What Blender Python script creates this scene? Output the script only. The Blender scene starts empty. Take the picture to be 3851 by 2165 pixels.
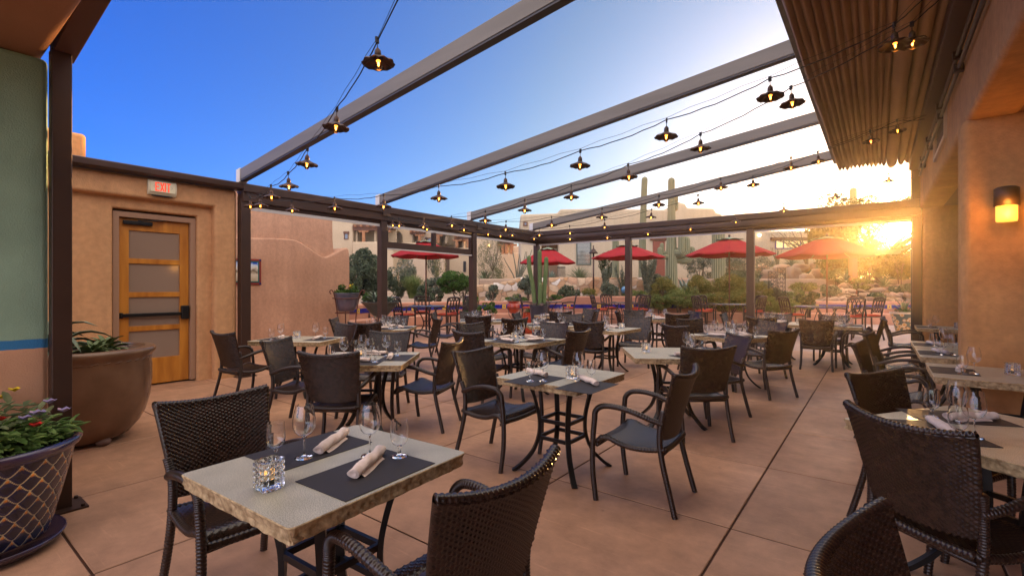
import bpy, bmesh, math, random
from mathutils import Vector, Matrix, noise as mnoise
R = math.radians
random.seed(7)
SC = bpy.context.scene
COL = SC.collection
# ------------------------------------------------------------------ camera
EYE = 1.45
cam_d = bpy.data.cameras.new('camera')
cam = bpy.data.objects.new('camera', cam_d); COL.objects.link(cam)
cam.location = (0, 0, EYE)
cam.rotation_euler = (R(90), 0, R(37.3))
cam_d.sensor_width = 36.0
cam_d.lens = 1807 / 3851 * 36
cam_d.clip_start = 0.05
cam_d.clip_end = 3000
SC.camera = cam
# ------------------------------------------------------------------ sky and sun
SUN_AZ, SUN_EL = 2.05, 5.15            # degrees from +Y towards +X, degrees up
world = bpy.data.worlds.new('World'); SC.world = world
world.use_nodes = True
wn, wl = world.node_tree.nodes, world.node_tree.links
wn.clear()
def WN(t, **k):
    n = wn.new(t)
    for a, b in k.items(): setattr(n, a, b)
    return n
out = WN('ShaderNodeOutputWorld'); bg = WN('ShaderNodeBackground')
sky = WN('ShaderNodeTexSky', sky_type='NISHITA', sun_disc=False)
sky.sun_elevation = R(SUN_EL + 2.0); sky.sun_rotation = R(SUN_AZ)
sky.air_density = 1.0; sky.dust_density = 0.6; sky.ozone_density = 2.0; sky.altitude = 800
SUN_DIR = Vector((math.sin(R(SUN_AZ)) * math.cos(R(SUN_EL)), math.cos(R(SUN_AZ)) * math.cos(R(SUN_EL)), math.sin(R(SUN_EL))))
geo = WN('ShaderNodeTexCoord')
nrm = WN('ShaderNodeVectorMath', operation='NORMALIZE'); wl.new(geo.outputs['Generated'], nrm.inputs[0])
dot = WN('ShaderNodeVectorMath', operation='DOT_PRODUCT'); wl.new(nrm.outputs[0], dot.inputs[0]); dot.inputs[1].default_value = SUN_DIR
acs = WN('ShaderNodeMath', operation='ARCCOSINE'); wl.new(dot.outputs['Value'], acs.inputs[0])
def glow(width, power):                # aureole of the low sun: exp(-angle/width)*power
    d = WN('ShaderNodeMath', operation='DIVIDE'); wl.new(acs.outputs[0], d.inputs[0]); d.inputs[1].default_value = -R(width)
    e = WN('ShaderNodeMath', operation='EXPONENT'); wl.new(d.outputs[0], e.inputs[0])
    m = WN('ShaderNodeMath', operation='MULTIPLY'); wl.new(e.outputs[0], m.inputs[0]); m.inputs[1].default_value = power
    return m.outputs[0]
def scaled(col, fac):
    m = WN('ShaderNodeVectorMath', operation='SCALE'); m.inputs[0].default_value = col; wl.new(fac, m.inputs['Scale']); return m.outputs[0]
def vadd(a, b):
    m = WN('ShaderNodeVectorMath', operation='ADD'); wl.new(a, m.inputs[0]); wl.new(b, m.inputs[1]); return m.outputs[0]
hsv = WN('ShaderNodeHueSaturation'); hsv.inputs['Saturation'].default_value = SKY_SAT = 1.12
hsv.inputs['Value'].default_value = 1.0
wl.new(sky.outputs[0], hsv.inputs['Color'])
ang = WN('ShaderNodeMapRange'); wl.new(acs.outputs[0], ang.inputs['Value']); ang.inputs['From Max'].default_value = math.pi/2
rmp = WN('ShaderNodeValToRGB'); wl.new(ang.outputs[0], rmp.inputs['Fac'])
e_ = rmp.color_ramp.elements; e_[0].position = 0.42; e_[0].color = (0.50, 0.57, 0.66, 1); e_[1].position = 0.95; e_[1].color = (0.12, 0.46, 1.36, 1)
tint = WN('ShaderNodeMix', data_type='RGBA', blend_type='MULTIPLY'); tint.inputs['Factor'].default_value = 1.0
wl.new(hsv.outputs[0], tint.inputs['A']); wl.new(rmp.outputs[0], tint.inputs['B'])
acc = tint.outputs['Result']
acc = vadd(acc, scaled((1.0, 0.93, 0.88), glow(12, 5.5)))
acc = vadd(acc, scaled((1.0, 0.62, 0.22), glow(6.0, 22.0)))
dsk = WN('ShaderNodeMapRange', interpolation_type='SMOOTHSTEP'); wl.new(acs.outputs[0], dsk.inputs['Value'])
dsk.inputs['From Min'].default_value = R(0.95); dsk.inputs['From Max'].default_value = R(0.6); dsk.inputs['To Max'].default_value = 600.0
acc = vadd(acc, scaled((1.0, 0.88, 0.62), dsk.outputs[0]))
acc = vadd(acc, scaled((1.0, 0.80, 0.42), glow(1.2, 260.0)))
# warm fill light added to the unseen sky overhead and behind the viewpoint
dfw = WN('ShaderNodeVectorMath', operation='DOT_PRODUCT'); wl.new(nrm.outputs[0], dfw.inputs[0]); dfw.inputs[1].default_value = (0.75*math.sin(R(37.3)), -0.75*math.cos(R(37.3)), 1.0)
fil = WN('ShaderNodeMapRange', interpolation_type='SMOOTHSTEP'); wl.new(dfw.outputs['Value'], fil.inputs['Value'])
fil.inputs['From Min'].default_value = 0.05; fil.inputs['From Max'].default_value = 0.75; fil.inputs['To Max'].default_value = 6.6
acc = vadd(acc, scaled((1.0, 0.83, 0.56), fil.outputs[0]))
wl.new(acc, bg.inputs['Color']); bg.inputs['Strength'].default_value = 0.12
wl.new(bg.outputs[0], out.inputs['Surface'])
sun_d = bpy.data.lights.new('sun', 'SUN'); sun_d.energy = 5.0; sun_d.angle = R(0.5); sun_d.color = (1.0, 0.52, 0.17)
sun = bpy.data.objects.new('sun', sun_d); COL.objects.link(sun)
sun.rotation_euler = (-SUN_DIR).to_track_quat('-Z', 'Y').to_euler()
SC.view_settings.view_transform = 'Standard'; SC.view_settings.look = 'None'
SC.view_settings.exposure = 1.52; SC.view_settings.gamma = 1
SC.render.engine = 'CYCLES'
SC.cycles.max_bounces = 14; SC.cycles.diffuse_bounces = 4; SC.cycles.glossy_bounces = 4
SC.cycles.transmission_bounces = 12; SC.cycles.transparent_max_bounces = 12
SC.cycles.caustics_reflective = False; SC.cycles.caustics_refractive = False
SC.cycles.sample_clamp_indirect = 6.0
SC.cycles.use_denoising = True
# ------------------------------------------------------------------ where things stand: metres measured off the survey photo
FW, RT = Vector((-math.sin(R(37.3)), math.cos(R(37.3)), 0)), Vector((math.cos(R(37.3)), math.sin(R(37.3)), 0))
FPX = 1807.0
def V(lat, dep, z=0.0):               # metres right of and in front of the viewpoint
    p = FW * dep + RT * lat; return Vector((p.x, p.y, z))
def PZ(sx, sy, z=0.0):                # the point of height z seen at a photo pixel
    d = FPX * (EYE - z) / (sy - 1082.5); return V(d * (sx - 1925.5) / FPX, d, z)
def PD(sx, sy, d):                    # the point at distance d seen at a photo pixel
    return V(d * (sx - 1925.5) / FPX, d, EYE + d * (1082.5 - sy) / FPX)
# ------------------------------------------------------------------ scene graph helpers
GROUPS = {}
def tag(o, label=None, cat=None, group=None, kind=None):
    if label: o['label'] = label
    if cat: o['category'] = cat
    if group: o['group'] = group
    if kind: o['kind'] = kind
    return o
def thing(name, label, cat, loc=(0, 0, 0), rotz=0.0, group=None):
    o = bpy.data.objects.new(name, None); COL.objects.link(o)
    o.empty_display_size = 0.1
    o.location = loc; o.rotation_euler = (0, 0, rotz)
    return tag(o, label, cat, group, 'thing')
def dup(root, loc, rotz=0.0, label=None, scale=None):
    r = root.copy(); COL.objects.link(r)
    r.location = loc; r.rotation_euler = (0, 0, rotz)
    if label: r['label'] = label
    if scale: r.scale = (scale,) * 3
    for ch in [c for c in bpy.data.objects if c.parent is root]:
        c = ch.copy(); COL.objects.link(c); c.parent = r
        for g in [g for g in bpy.data.objects if g.parent is ch]:
            d = g.copy(); COL.objects.link(d); d.parent = c
    return r
def kids(o): return [c for c in bpy.data.objects if c.parent is o]
class Copier:                          # copies one finished thing with its parts and sub-parts
    def __init__(s, root):
        s.root = root; s.parts = [(c, kids(c)) for c in kids(root)]; s.used = False
    def put(s, loc, rotz, label, scale=1.0, group=None, tilt=None):
        if not s.used:
            r = s.root; s.used = True
        else:
            r = s.root.copy(); COL.objects.link(r)
            for c, gs in s.parts:
                n = c.copy(); COL.objects.link(n); n.parent = r
                for g in gs:
                    m = g.copy(); COL.objects.link(m); m.parent = n
        r.location = loc; r.rotation_euler = (tilt[0], tilt[1], rotz) if tilt else (0, 0, rotz); r.scale = (scale,) * 3
        r['label'] = label
        if group: r['group'] = group
        return r
class MB:
    def __init__(s): s.v = []; s.f = []
    def add(s, vs, fs):
        n = len(s.v); s.v += [tuple(p) for p in vs]; s.f += [tuple(i + n for i in f) for f in fs]; return s
    def box(s, x0, x1, y0, y1, z0, z1, M=None):
        vs = [Vector(p) for p in ((x0,y0,z0),(x1,y0,z0),(x1,y1,z0),(x0,y1,z0),(x0,y0,z1),(x1,y0,z1),(x1,y1,z1),(x0,y1,z1))]
        if M is not None: vs = [M @ p for p in vs]
        return s.add(vs, ((3,2,1,0),(4,5,6,7),(0,1,5,4),(1,2,6,5),(2,3,7,6),(3,0,4,7)))
    def prism(s, poly, lo, hi, axis='z', M=None):      # polygon (ccw) extruded along an axis
        n = len(poly)
        def mk(p, h):
            v = {'z': (p[0], p[1], h), 'x': (h, p[0], p[1]), 'y': (p[0], h, p[1])}[axis]
            return M @ Vector(v) if M is not None else v
        vs = [mk(p, lo) for p in poly] + [mk(p, hi) for p in poly]
        fs = [tuple(reversed(range(n))), tuple(range(n, 2*n))] + [(i, (i+1) % n, n + (i+1) % n, n + i) for i in range(n)]
        if axis == 'y': fs = [tuple(reversed(f)) for f in fs]
        return s.add(vs, fs)
    def tube(s, pts, rad, seg=8, caps=True, closed=False, flat=1.0, ribs=0, ribamp=0.0):
        pts = [Vector(p) for p in pts]; n = len(pts)
        if not hasattr(rad, '__len__'): rad = [rad] * n
        vs = []; up = None
        for i, p in enumerate(pts):
            if closed: t = pts[(i+1) % n] - pts[i-1]
            else: t = pts[min(i+1, n-1)] - pts[max(i-1, 0)]
            if t.length < 1e-9: t = Vector((0,0,1))
            t.normalize()
            if up is None:
                up = Vector((0,0,1)) if abs(t.z) < 0.9 else Vector((0,1,0))
            a = t.cross(up)
            if a.length < 1e-4: a = t.orthogonal()
            a.normalize(); b = a.cross(t).normalized(); up = b
            for k in range(seg):
                th = 2*math.pi*k/seg
                r = rad[i] * (1 + (ribamp*abs(math.cos(th*ribs/2)) if ribs else 0))
                vs.append(p + a*(math.cos(th)*r) + b*(math.sin(th)*r*flat))
        fs = []
        for i in range(n if closed else n-1):
            j = (i+1) % n
            for k in range(seg):
                l = (k+1) % seg
                fs.append((i*seg+k, i*seg+l, j*seg+l, j*seg+k))
        if caps and not closed:
            fs.append(tuple(reversed(range(seg)))); fs.append(tuple((n-1)*seg + k for k in range(seg)))
        return s.add(vs, fs)
    def lathe(s, prof, seg=24, c=(0,0,0), wob=None, capb=True, capt=True):
        vs = []
        for (r, z) in prof:
            for k in range(seg):
                th = 2*math.pi*k/seg; q = r*(wob(th, z) if wob else 1)
                vs.append((c[0]+q*math.cos(th), c[1]+q*math.sin(th), c[2]+z))
        n = len(prof); fs = []
        for i in range(n-1):
            for k in range(seg):
                l = (k+1) % seg; fs.append((i*seg+k, i*seg+l, (i+1)*seg+l, (i+1)*seg+k))
        if capb: fs.append(tuple(reversed(range(seg))))
        if capt: fs.append(tuple((n-1)*seg+k for k in range(seg)))
        return s.add(vs, fs)
    def grid(s, fn, nu, nv, flip=False):
        vs = [fn(i/nu, j/nv) for j in range(nv+1) for i in range(nu+1)]
        fs = []
        for j in range(nv):
            for i in range(nu):
                q = (j*(nu+1)+i, j*(nu+1)+i+1, (j+1)*(nu+1)+i+1, (j+1)*(nu+1)+i)
                fs.append(tuple(reversed(q)) if flip else q)
        return s.add(vs, fs)
    def ball(s, c, r, seg=12, rings=8, sq=(1,1,1)):
        prof = []
        vs = [(c[0], c[1], c[2]-r*sq[2])]
        for j in range(1, rings):
            ph = math.pi*j/rings
            for k in range(seg):
                th = 2*math.pi*k/seg
                vs.append((c[0]+r*sq[0]*math.sin(ph)*math.cos(th), c[1]+r*sq[1]*math.sin(ph)*math.sin(th), c[2]-r*sq[2]*math.cos(ph)))
        vs.append((c[0], c[1], c[2]+r*sq[2])); fs = []
        for k in range(seg): fs.append((0, 1+(k+1) % seg, 1+k))
        for j in range(rings-2):
            for k in range(seg):
                l = (k+1) % seg; a = 1+j*seg
                fs.append((a+k, a+l, a+seg+l, a+seg+k))
        a = 1+(rings-2)*seg; t = len(vs)-1
        for k in range(seg): fs.append((a+k, a+(k+1) % seg, t))
        return s.add(vs, fs)
    def rock(s, c, size, seed=0, sub=2):
        bm = bmesh.new(); bmesh.ops.create_icosphere(bm, subdivisions=sub, radius=1.0)
        rr = random.Random(seed); off = Vector((rr.random()*50, rr.random()*50, rr.random()*50)); rz = rr.random()*6.28
        Mz = Matrix.Rotation(rz, 3, 'Z'); vs = []
        for v in bm.verts:
            p = v.co.normalized(); k = 1 + 0.35*mnoise.noise(p*1.3+off) + 0.12*mnoise.noise(p*3.5+off)
            q = Vector((max(-.82, min(.82, p.x)), max(-.82, min(.82, p.y)), max(-.75, min(.8, p.z))))*k
            q = Mz @ q
            vs.append((c[0]+q.x*size[0], c[1]+q.y*size[1], c[2]+q.z*size[2]))
        fs = [tuple(v.index for v in f.verts) for f in bm.faces]; bm.free()
        return s.add(vs, fs)
    def xform(s, M):
        s.v = [tuple(M @ Vector(p)) for p in s.v]; return s
    def build(s, name, mat, parent=None, smooth=False, bevel=None, seg=2, loc=None, angle=None):
        me = bpy.data.meshes.new(name); me.from_pydata(s.v, [], s.f); me.update()
        me.materials.append(mat)
        if smooth:
            me.polygons.foreach_set('use_smooth', [True]*len(me.polygons))
        o = bpy.data.objects.new(name, me); COL.objects.link(o)
        if angle is not None:
            me.polygons.foreach_set('use_smooth', [True]*len(me.polygons))
            me.set_sharp_from_angle(angle=R(angle))
        if parent: o.parent = parent
        if loc: o.location = loc
        if bevel:
            b = o.modifiers.new('soft', 'BEVEL'); b.width = bevel; b.segments = seg; b.limit_method = 'ANGLE'; b.angle_limit = R(40)
            me.polygons.foreach_set('use_smooth', [True]*len(me.polygons))
            w = o.modifiers.new('wn', 'WEIGHTED_NORMAL'); w.keep_sharp = True
        return o
def struct(name, mb, mat, **k):
    o = mb.build(name, mat, **k); o['kind'] = 'structure'; return o
def RZ(a, loc=(0,0,0)): return Matrix.Translation(loc) @ Matrix.Rotation(a, 4, 'Z')
def spline(pts, n):                     # Catmull-Rom through points
    pts = [Vector(p) for p in pts]; out = []
    P = [pts[0]*2-pts[1]] + pts + [pts[-1]*2-pts[-2]]
    m = len(pts)-1
    for i in range(n+1):
        t = i/n*m; k = min(int(t), m-1); u = t-k
        a, b, c, d = P[k:k+4]
        out.append(0.5*((2*b)+(c-a)*u+(2*a-5*b+4*c-d)*u*u+(3*b-a-3*c+d)*u**3))
    return out
# ------------------------------------------------------------------ materials
def streaks(m, lo=0.86, hi=1.08):          # old rain streaks and trowel patches on stucco
    N, L = m.node_tree.nodes, m.node_tree.links; b = N['Principled BSDF']; src = b.inputs['Base Color'].links[0].from_socket
    tc = N.new('ShaderNodeTexCoord'); mp = N.new('ShaderNodeMapping'); mp.inputs['Scale'].default_value = (5.0, 5.0, 0.5); L.new(tc.outputs['Object'], mp.inputs[0])
    n = N.new('ShaderNodeTexNoise'); n.inputs['Scale'].default_value = 1.0; n.inputs['Detail'].default_value = 8; n.inputs['Roughness'].default_value = 0.65; L.new(mp.outputs[0], n.inputs['Vector'])
    n2 = N.new('ShaderNodeTexNoise'); n2.inputs['Scale'].default_value = 16; n2.inputs['Detail'].default_value = 6; L.new(tc.outputs['Object'], n2.inputs['Vector'])
    a = N.new('ShaderNodeMath'); a.operation = 'ADD'; L.new(n.outputs['Fac'], a.inputs[0]); L.new(n2.outputs['Fac'], a.inputs[1])
    r = N.new('ShaderNodeMapRange'); r.inputs['From Min'].default_value = 0.65; r.inputs['From Max'].default_value = 1.35; r.inputs['To Min'].default_value = lo; r.inputs['To Max'].default_value = hi; L.new(a.outputs[0], r.inputs['Value'])
    h = N.new('ShaderNodeHueSaturation'); L.new(src, h.inputs['Color']); L.new(r.outputs[0], h.inputs['Value']); L.new(h.outputs[0], b.inputs['Base Color'])
    return m
def mat(name, col, rough=0.6, metal=0.0, col2=None, scale=4.0, detail=4.0, bump=0.0, bscale=60.0, bdist=0.01, spec=0.5,
        coat=0.0, rnd=0.0, ramp=(0.35, 0.65), trans=0.0, ior=1.45, emit=None, estr=0.0, aniso=None, sheen=0.0, two=False, sub=0.0, rvar=0.0):
    m = bpy.data.materials.new(name); m.use_nodes = True
    nt = m.node_tree; N, L = nt.nodes, nt.links
    b = N['Principled BSDF']
    b.inputs['Base Color'].default_value = (*col, 1); b.inputs['Roughness'].default_value = rough
    b.inputs['Metallic'].default_value = metal; b.inputs['Specular IOR Level'].default_value = spec
    b.inputs['Coat Weight'].default_value = coat; b.inputs['Coat Roughness'].default_value = 0.08
    b.inputs['Transmission Weight'].default_value = trans; b.inputs['IOR'].default_value = ior
    if sheen: b.inputs['Sheen Weight'].default_value = sheen
    if sub:
        b.inputs['Subsurface Weight'].default_value = sub; b.inputs['Subsurface Radius'].default_value = (0.02, 0.02, 0.02)
    if emit: b.inputs['Emission Color'].default_value = (*emit, 1); b.inputs['Emission Strength'].default_value = estr
    tc = N.new('ShaderNodeTexCoord'); src = tc.outputs['Object']
    if aniso:
        mp = N.new('ShaderNodeMapping'); mp.inputs['Scale'].default_value = aniso; L.new(src, mp.inputs['Vector']); src = mp.outputs[0]
    csock = None
    if col2:
        n = N.new('ShaderNodeTexNoise'); n.inputs['Scale'].default_value = scale; n.inputs['Detail'].default_value = detail
        L.new(src, n.inputs['Vector'])
        r = N.new('ShaderNodeValToRGB'); r.color_ramp.elements[0].position = ramp[0]; r.color_ramp.elements[1].position = ramp[1]
        r.color_ramp.elements[0].color = (*col, 1); r.color_ramp.elements[1].color = (*col2, 1)
        L.new(n.outputs['Fac'], r.inputs['Fac']); csock = r.outputs['Color']
        if rvar:
            mr = N.new('ShaderNodeMapRange'); mr.inputs['To Min'].default_value = rough-rvar; mr.inputs['To Max'].default_value = rough+rvar
            L.new(n.outputs['Fac'], mr.inputs['Value']); L.new(mr.outputs[0], b.inputs['Roughness'])
    if rnd:
        oi = N.new('ShaderNodeObjectInfo'); mr = N.new('ShaderNodeMapRange')
        mr.inputs['To Min'].default_value = 1-rnd; mr.inputs['To Max'].default_value = 1+rnd
        L.new(oi.outputs['Random'], mr.inputs['Value'])
        h = N.new('ShaderNodeHueSaturation'); L.new(mr.outputs[0], h.inputs['Value'])
        if csock: L.new(csock, h.inputs['Color'])
        else: h.inputs['Color'].default_value = (*col, 1)
        csock = h.outputs[0]
    if csock: L.new(csock, b.inputs['Base Color'])
    if bump:
        n2 = N.new('ShaderNodeTexNoise'); n2.inputs['Scale'].default_value = bscale; n2.inputs['Detail'].default_value = 5
        L.new(src, n2.inputs['Vector'])
        bp = N.new('ShaderNodeBump'); bp.inputs['Strength'].default_value = bump; bp.inputs['Distance'].default_value = bdist
        L.new(n2.outputs['Fac'], bp.inputs['Height']); L.new(bp.outputs[0], b.inputs['Normal'])
    return m
def leafmat(name, c1, c2, scale=1.5, rough=0.55, transl=0.3):
    m = mat(name, c1, rough, col2=c2, scale=scale, detail=3, ramp=(0.4, 0.6), spec=0.3)
    nt = m.node_tree; N, L = nt.nodes, nt.links
    b = N['Principled BSDF']; o = N['Material Output']
    t = N.new('ShaderNodeBsdfTranslucent'); mx = N.new('ShaderNodeMixShader'); mx.inputs[0].default_value = transl
    src = b.inputs['Base Color'].links[0].from_socket
    L.new(src, t.inputs['Color']); L.new(b.outputs[0], mx.inputs[1]); L.new(t.outputs[0], mx.inputs[2]); L.new(mx.outputs[0], o.inputs['Surface'])
    return m
# ================================================================== materials of the setting
M_stucco = mat('stucco_tan', (0.60,0.335,0.165), 0.9, col2=(0.52,0.275,0.13), scale=2.2, detail=8, bump=0.6, bscale=60, bdist=0.008, spec=0.2, ramp=(0.3,0.7))
M_stuccoR = mat('stucco_salmon', (0.66,0.34,0.14), 0.9, col2=(0.50,0.24,0.095), scale=1.6, detail=8, bump=0.6, bscale=60, bdist=0.008, spec=0.2, ramp=(0.3,0.7))
M_stuccoP = mat('stucco_pink', (0.56,0.33,0.215), 0.92, col2=(0.44,0.25,0.16), scale=1.2, detail=9, bump=0.6, bscale=45, bdist=0.01, spec=0.2, ramp=(0.3,0.7))
M_stuccoF = mat('stucco_house', (0.52,0.43,0.30), 0.95, col2=(0.46,0.37,0.25), scale=0.8, bump=0.3, bscale=60, bdist=0.006, spec=0.15, ramp=(0.3,0.7))
for m_ in (M_stucco, M_stuccoR, M_stuccoP): streaks(m_, 0.80, 1.12)
streaks(M_stuccoF)
M_bronze = mat('bronze_paint', (0.045,0.023,0.016), 0.42, col2=(0.06,0.030,0.020), scale=3, bump=0.05, bscale=300, spec=0.5, metal=0.2)
M_beam = mat('beam_greige', (0.165,0.142,0.108), 0.42, col2=(0.135,0.115,0.085), scale=1.2, spec=0.5, aniso=(0.6,6,6))
M_track = mat('track_dark', (0.03,0.025,0.024), 0.4)
M_seal = mat('seal_white', (0.6,0.58,0.55), 0.5)
# ------------------------------------------------------------------ floor: scored concrete slabs, 1.23 m square
def floor_mat():
    m = mat('concrete_patio', (0.50,0.275,0.165), 0.5, col2=(0.37,0.20,0.12), scale=1.1, detail=8, bump=0.12, bscale=45, bdist=0.003, spec=0.35, ramp=(0.3,0.7), rvar=0.1)
    nt = m.node_tree; N, L = nt.nodes, nt.links; b = N['Principled BSDF']
    src = b.inputs['Base Color'].links[0].from_socket
    at = N.new('ShaderNodeAttribute'); at.attribute_name = 'slab'
    mr = N.new('ShaderNodeMapRange'); mr.inputs['To Min'].default_value = 0.86; mr.inputs['To Max'].default_value = 1.12
    L.new(at.outputs['Fac'], mr.inputs['Value'])
    n = N.new('ShaderNodeTexNoise'); n.inputs['Scale'].default_value = 260; n.inputs['Detail'].default_value = 2
    tc = N.new('ShaderNodeTexCoord'); L.new(tc.outputs['Object'], n.inputs['Vector'])
    m2 = N.new('ShaderNodeMapRange'); m2.inputs['From Min'].default_value = 0.3; m2.inputs['From Max'].default_value = 0.7
    m2.inputs['To Min'].default_value = 0.88; m2.inputs['To Max'].default_value = 1.1; L.new(n.outputs['Fac'], m2.inputs['Value'])
    n3 = N.new('ShaderNodeTexNoise'); n3.inputs['Scale'].default_value = 5.5; n3.inputs['Detail'].default_value = 7; n3.inputs['Roughness'].default_value = 0.7
    L.new(tc.outputs['Object'], n3.inputs['Vector'])
    m3 = N.new('ShaderNodeMapRange'); m3.inputs['From Min'].default_value = 0.3; m3.inputs['From Max'].default_value = 0.72
    m3.inputs['To Min'].default_value = 0.76; m3.inputs['To Max'].default_value = 1.18; L.new(n3.outputs['Fac'], m3.inputs['Value'])
    a1 = N.new('ShaderNodeMath'); a1.operation = 'MULTIPLY'; L.new(mr.outputs[0], a1.inputs[0]); L.new(m2.outputs[0], a1.inputs[1])
    vo = N.new('ShaderNodeTexVoronoi'); vo.inputs['Scale'].default_value = 5.0; L.new(tc.outputs['Object'], vo.inputs['Vector'])
    m4 = N.new('ShaderNodeMapRange'); m4.inputs['From Min'].default_value = 0.02; m4.inputs['From Max'].default_value = 0.07; m4.inputs['To Min'].default_value = 0.6; L.new(vo.outputs['Distance'], m4.inputs['Value'])
    mp4 = N.new('ShaderNodeMapping'); mp4.inputs['Scale'].default_value = (1.0, 22.0, 1.0); mp4.inputs['Rotation'].default_value = (0, 0, 0.7); L.new(tc.outputs['Object'], mp4.inputs[0])
    n5 = N.new('ShaderNodeTexNoise'); n5.inputs['Scale'].default_value = 2.2; n5.inputs['Detail'].default_value = 4; L.new(mp4.outputs[0], n5.inputs['Vector'])
    m5 = N.new('ShaderNodeMapRange'); m5.inputs['From Min'].default_value = 0.62; m5.inputs['From Max'].default_value = 0.72; m5.inputs['To Min'].default_value = 1.0; m5.inputs['To Max'].default_value = 1.22; L.new(n5.outputs['Fac'], m5.inputs['Value'])
    a3 = N.new('ShaderNodeMath'); a3.operation = 'MULTIPLY'; L.new(m4.outputs[0], a3.inputs[0]); L.new(m5.outputs[0], a3.inputs[1])
    a4 = N.new('ShaderNodeMath'); a4.operation = 'MULTIPLY'; L.new(a3.outputs[0], a4.inputs[0]); L.new(m3.outputs[0], a4.inputs[1])
    a2 = N.new('ShaderNodeMath'); a2.operation = 'MULTIPLY'; L.new(a1.outputs[0], a2.inputs[0]); L.new(a4.outputs[0], a2.inputs[1])
    h = N.new('ShaderNodeHueSaturation'); L.new(src, h.inputs['Color']); L.new(a2.outputs[0], h.inputs['Value']); L.new(h.outputs[0], b.inputs['Base Color'])
    return m
M_floor = floor_mat()
M_joint = mat('floor_joint', (0.075,0.03,0.018), 0.9)
S = 1.23; GX, GY = -0.71, 0.65
mb = MB(); vals = []
g = 0.006; rr = random.Random(3)
for i in range(-12, 8):
    for j in range(-4, 12):
        x0, x1, y0, y1 = GX+S*i, GX+S*(i+1), GY+S*j, GY+S*(j+1)
        if y0 > 12.5: continue
        if j == 9: y1 = 12.9
        if y0 > 12.8: continue
        n = len(mb.v); c = 0.004
        mb.add([(x0+g,y0+g,-c),(x1-g,y0+g,-c),(x1-g,y1-g,-c),(x0+g,y1-g,-c),(x0+g+c,y0+g+c,0),(x1-g-c,y0+g+c,0),(x1-g-c,y1-g-c,0),(x0+g+c,y1-g-c,0)],
               [(4,5,6,7),(0,1,5,4),(1,2,6,5),(2,3,7,6),(3,0,4,7)])
        vals += [rr.random()]*8
fl = struct('patio_floor', mb, M_floor)
at = fl.data.attributes.new('slab', 'FLOAT', 'POINT'); at.data.foreach_set('value', vals)
struct('floor_joint_bed', MB().box(-16, 9, -5, 12.9, -0.3, -0.009), M_joint)
# ------------------------------------------------------------------ near porch: roof slab over the viewpoint, stucco pier with painted bands
def pier_mat():
    m = mat('stucco_painted_bands', (0.5,0.2,0.12), 0.9, bump=0.55, bscale=120, bdist=0.006, spec=0.15)
    nt = m.node_tree; N, L = nt.nodes, nt.links; b = N['Principled BSDF']
    tc = N.new('ShaderNodeTexCoord'); sp = N.new('ShaderNodeSeparateXYZ'); L.new(tc.outputs['Object'], sp.inputs[0])
    nz = N.new('ShaderNodeTexNoise'); nz.inputs['Scale'].default_value = 14; L.new(tc.outputs['Object'], nz.inputs['Vector'])
    ad = N.new('ShaderNodeMath'); ad.operation = 'MULTIPLY_ADD'; ad.inputs[1].default_value = 0.012; L.new(nz.outputs['Fac'], ad.inputs[0]); L.new(sp.outputs['Z'], ad.inputs[2])
    mr = N.new('ShaderNodeMapRange'); mr.inputs['From Max'].default_value = 3.0; L.new(ad.outputs[0], mr.inputs['Value'])
    r = N.new('ShaderNodeValToRGB'); r.color_ramp.interpolation = 'CONSTANT'
    e = r.color_ramp.elements; e[0].color = (0.62,0.34,0.21,1); e[1].position = 1.065/3; e[1].color = (0.05,0.20,0.42,1)
    k = e.new(1.125/3); k.color = (0.29,0.42,0.31,1)
    L.new(mr.outputs[0], r.inputs['Fac'])
    n2 = N.new('ShaderNodeTexNoise'); n2.inputs['Scale'].default_value = 3.5; n2.inputs['Detail'].default_value = 6; L.new(tc.outputs['Object'], n2.inputs['Vector'])
    m2 = N.new('ShaderNodeMapRange'); m2.inputs['To Min'].default_value = 0.7; m2.inputs['To Max'].default_value = 1.25; L.new(n2.outputs['Fac'], m2.inputs['Value'])
    h = N.new('ShaderNodeHueSaturation'); L.new(r.outputs[0], h.inputs['Color']); L.new(m2.outputs[0], h.inputs['Value']); L.new(h.outputs[0], b.inputs['Base Color'])
    return m
pb = thing('porch_building', 'near stucco porch with banded green and salmon pier and brown ceiling', 'building', (0,0,0))
MB().box(-5.3, -4.34, -1.4, 0.668, -0.05, 2.95).build('pier', pier_mat(), pb, bevel=0.035, seg=4)
M_soffit = mat('soffit_brown', (0.36,0.175,0.095), 0.85, col2=(0.3,0.14,0.075), scale=2, bump=0.4, bscale=90, bdist=0.004)
MB().box(-7.0, -2.95, -3.2, 0.655, 2.955, 3.5).build('porch_roof', M_soffit, pb, bevel=0.06, seg=4)
# ------------------------------------------------------------------ pergola: posts, eave beams, sloping roof beams
PX, EY = -8.3, 12.14
def post(x, y, z1, label, w=0.15, face=0.0):
    t = thing('pergola_post', label, 'post', (x, y, 0), 0, 'dark bronze pergola posts')
    m = MB().box(-w/2, w/2, -w/2, w/2, 0, z1); m.build('shaft', M_bronze, t, bevel=0.006)
    MB().box(-w/2-0.018, -w/2, -0.03, 0.03, 0.02, z1-0.05).build('screen_track', M_track, t)
    p = MB().box(-w/2-0.07, w/2+0.07, -w/2-0.07, w/2+0.07, 0.0, 0.012)
    for sx in (-1, 1):
        for sy in (-1, 1): p.lathe([(0.012,0.012),(0.012,0.026),(0.008,0.03)], 8, (sx*(w/2+0.045), sy*(w/2+0.045), 0))
    p.build('base_plate', M_bronze, t)
    return t
post(-4.28, 0.715, 3.0, 'nearest dark bronze post beside the banded pier', 0.10)
post(PX, 3.62, 2.9, 'dark bronze post at the end of the door wall')
post(PX, 6.39, 2.9, 'dark bronze post left of the transom window')
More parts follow.
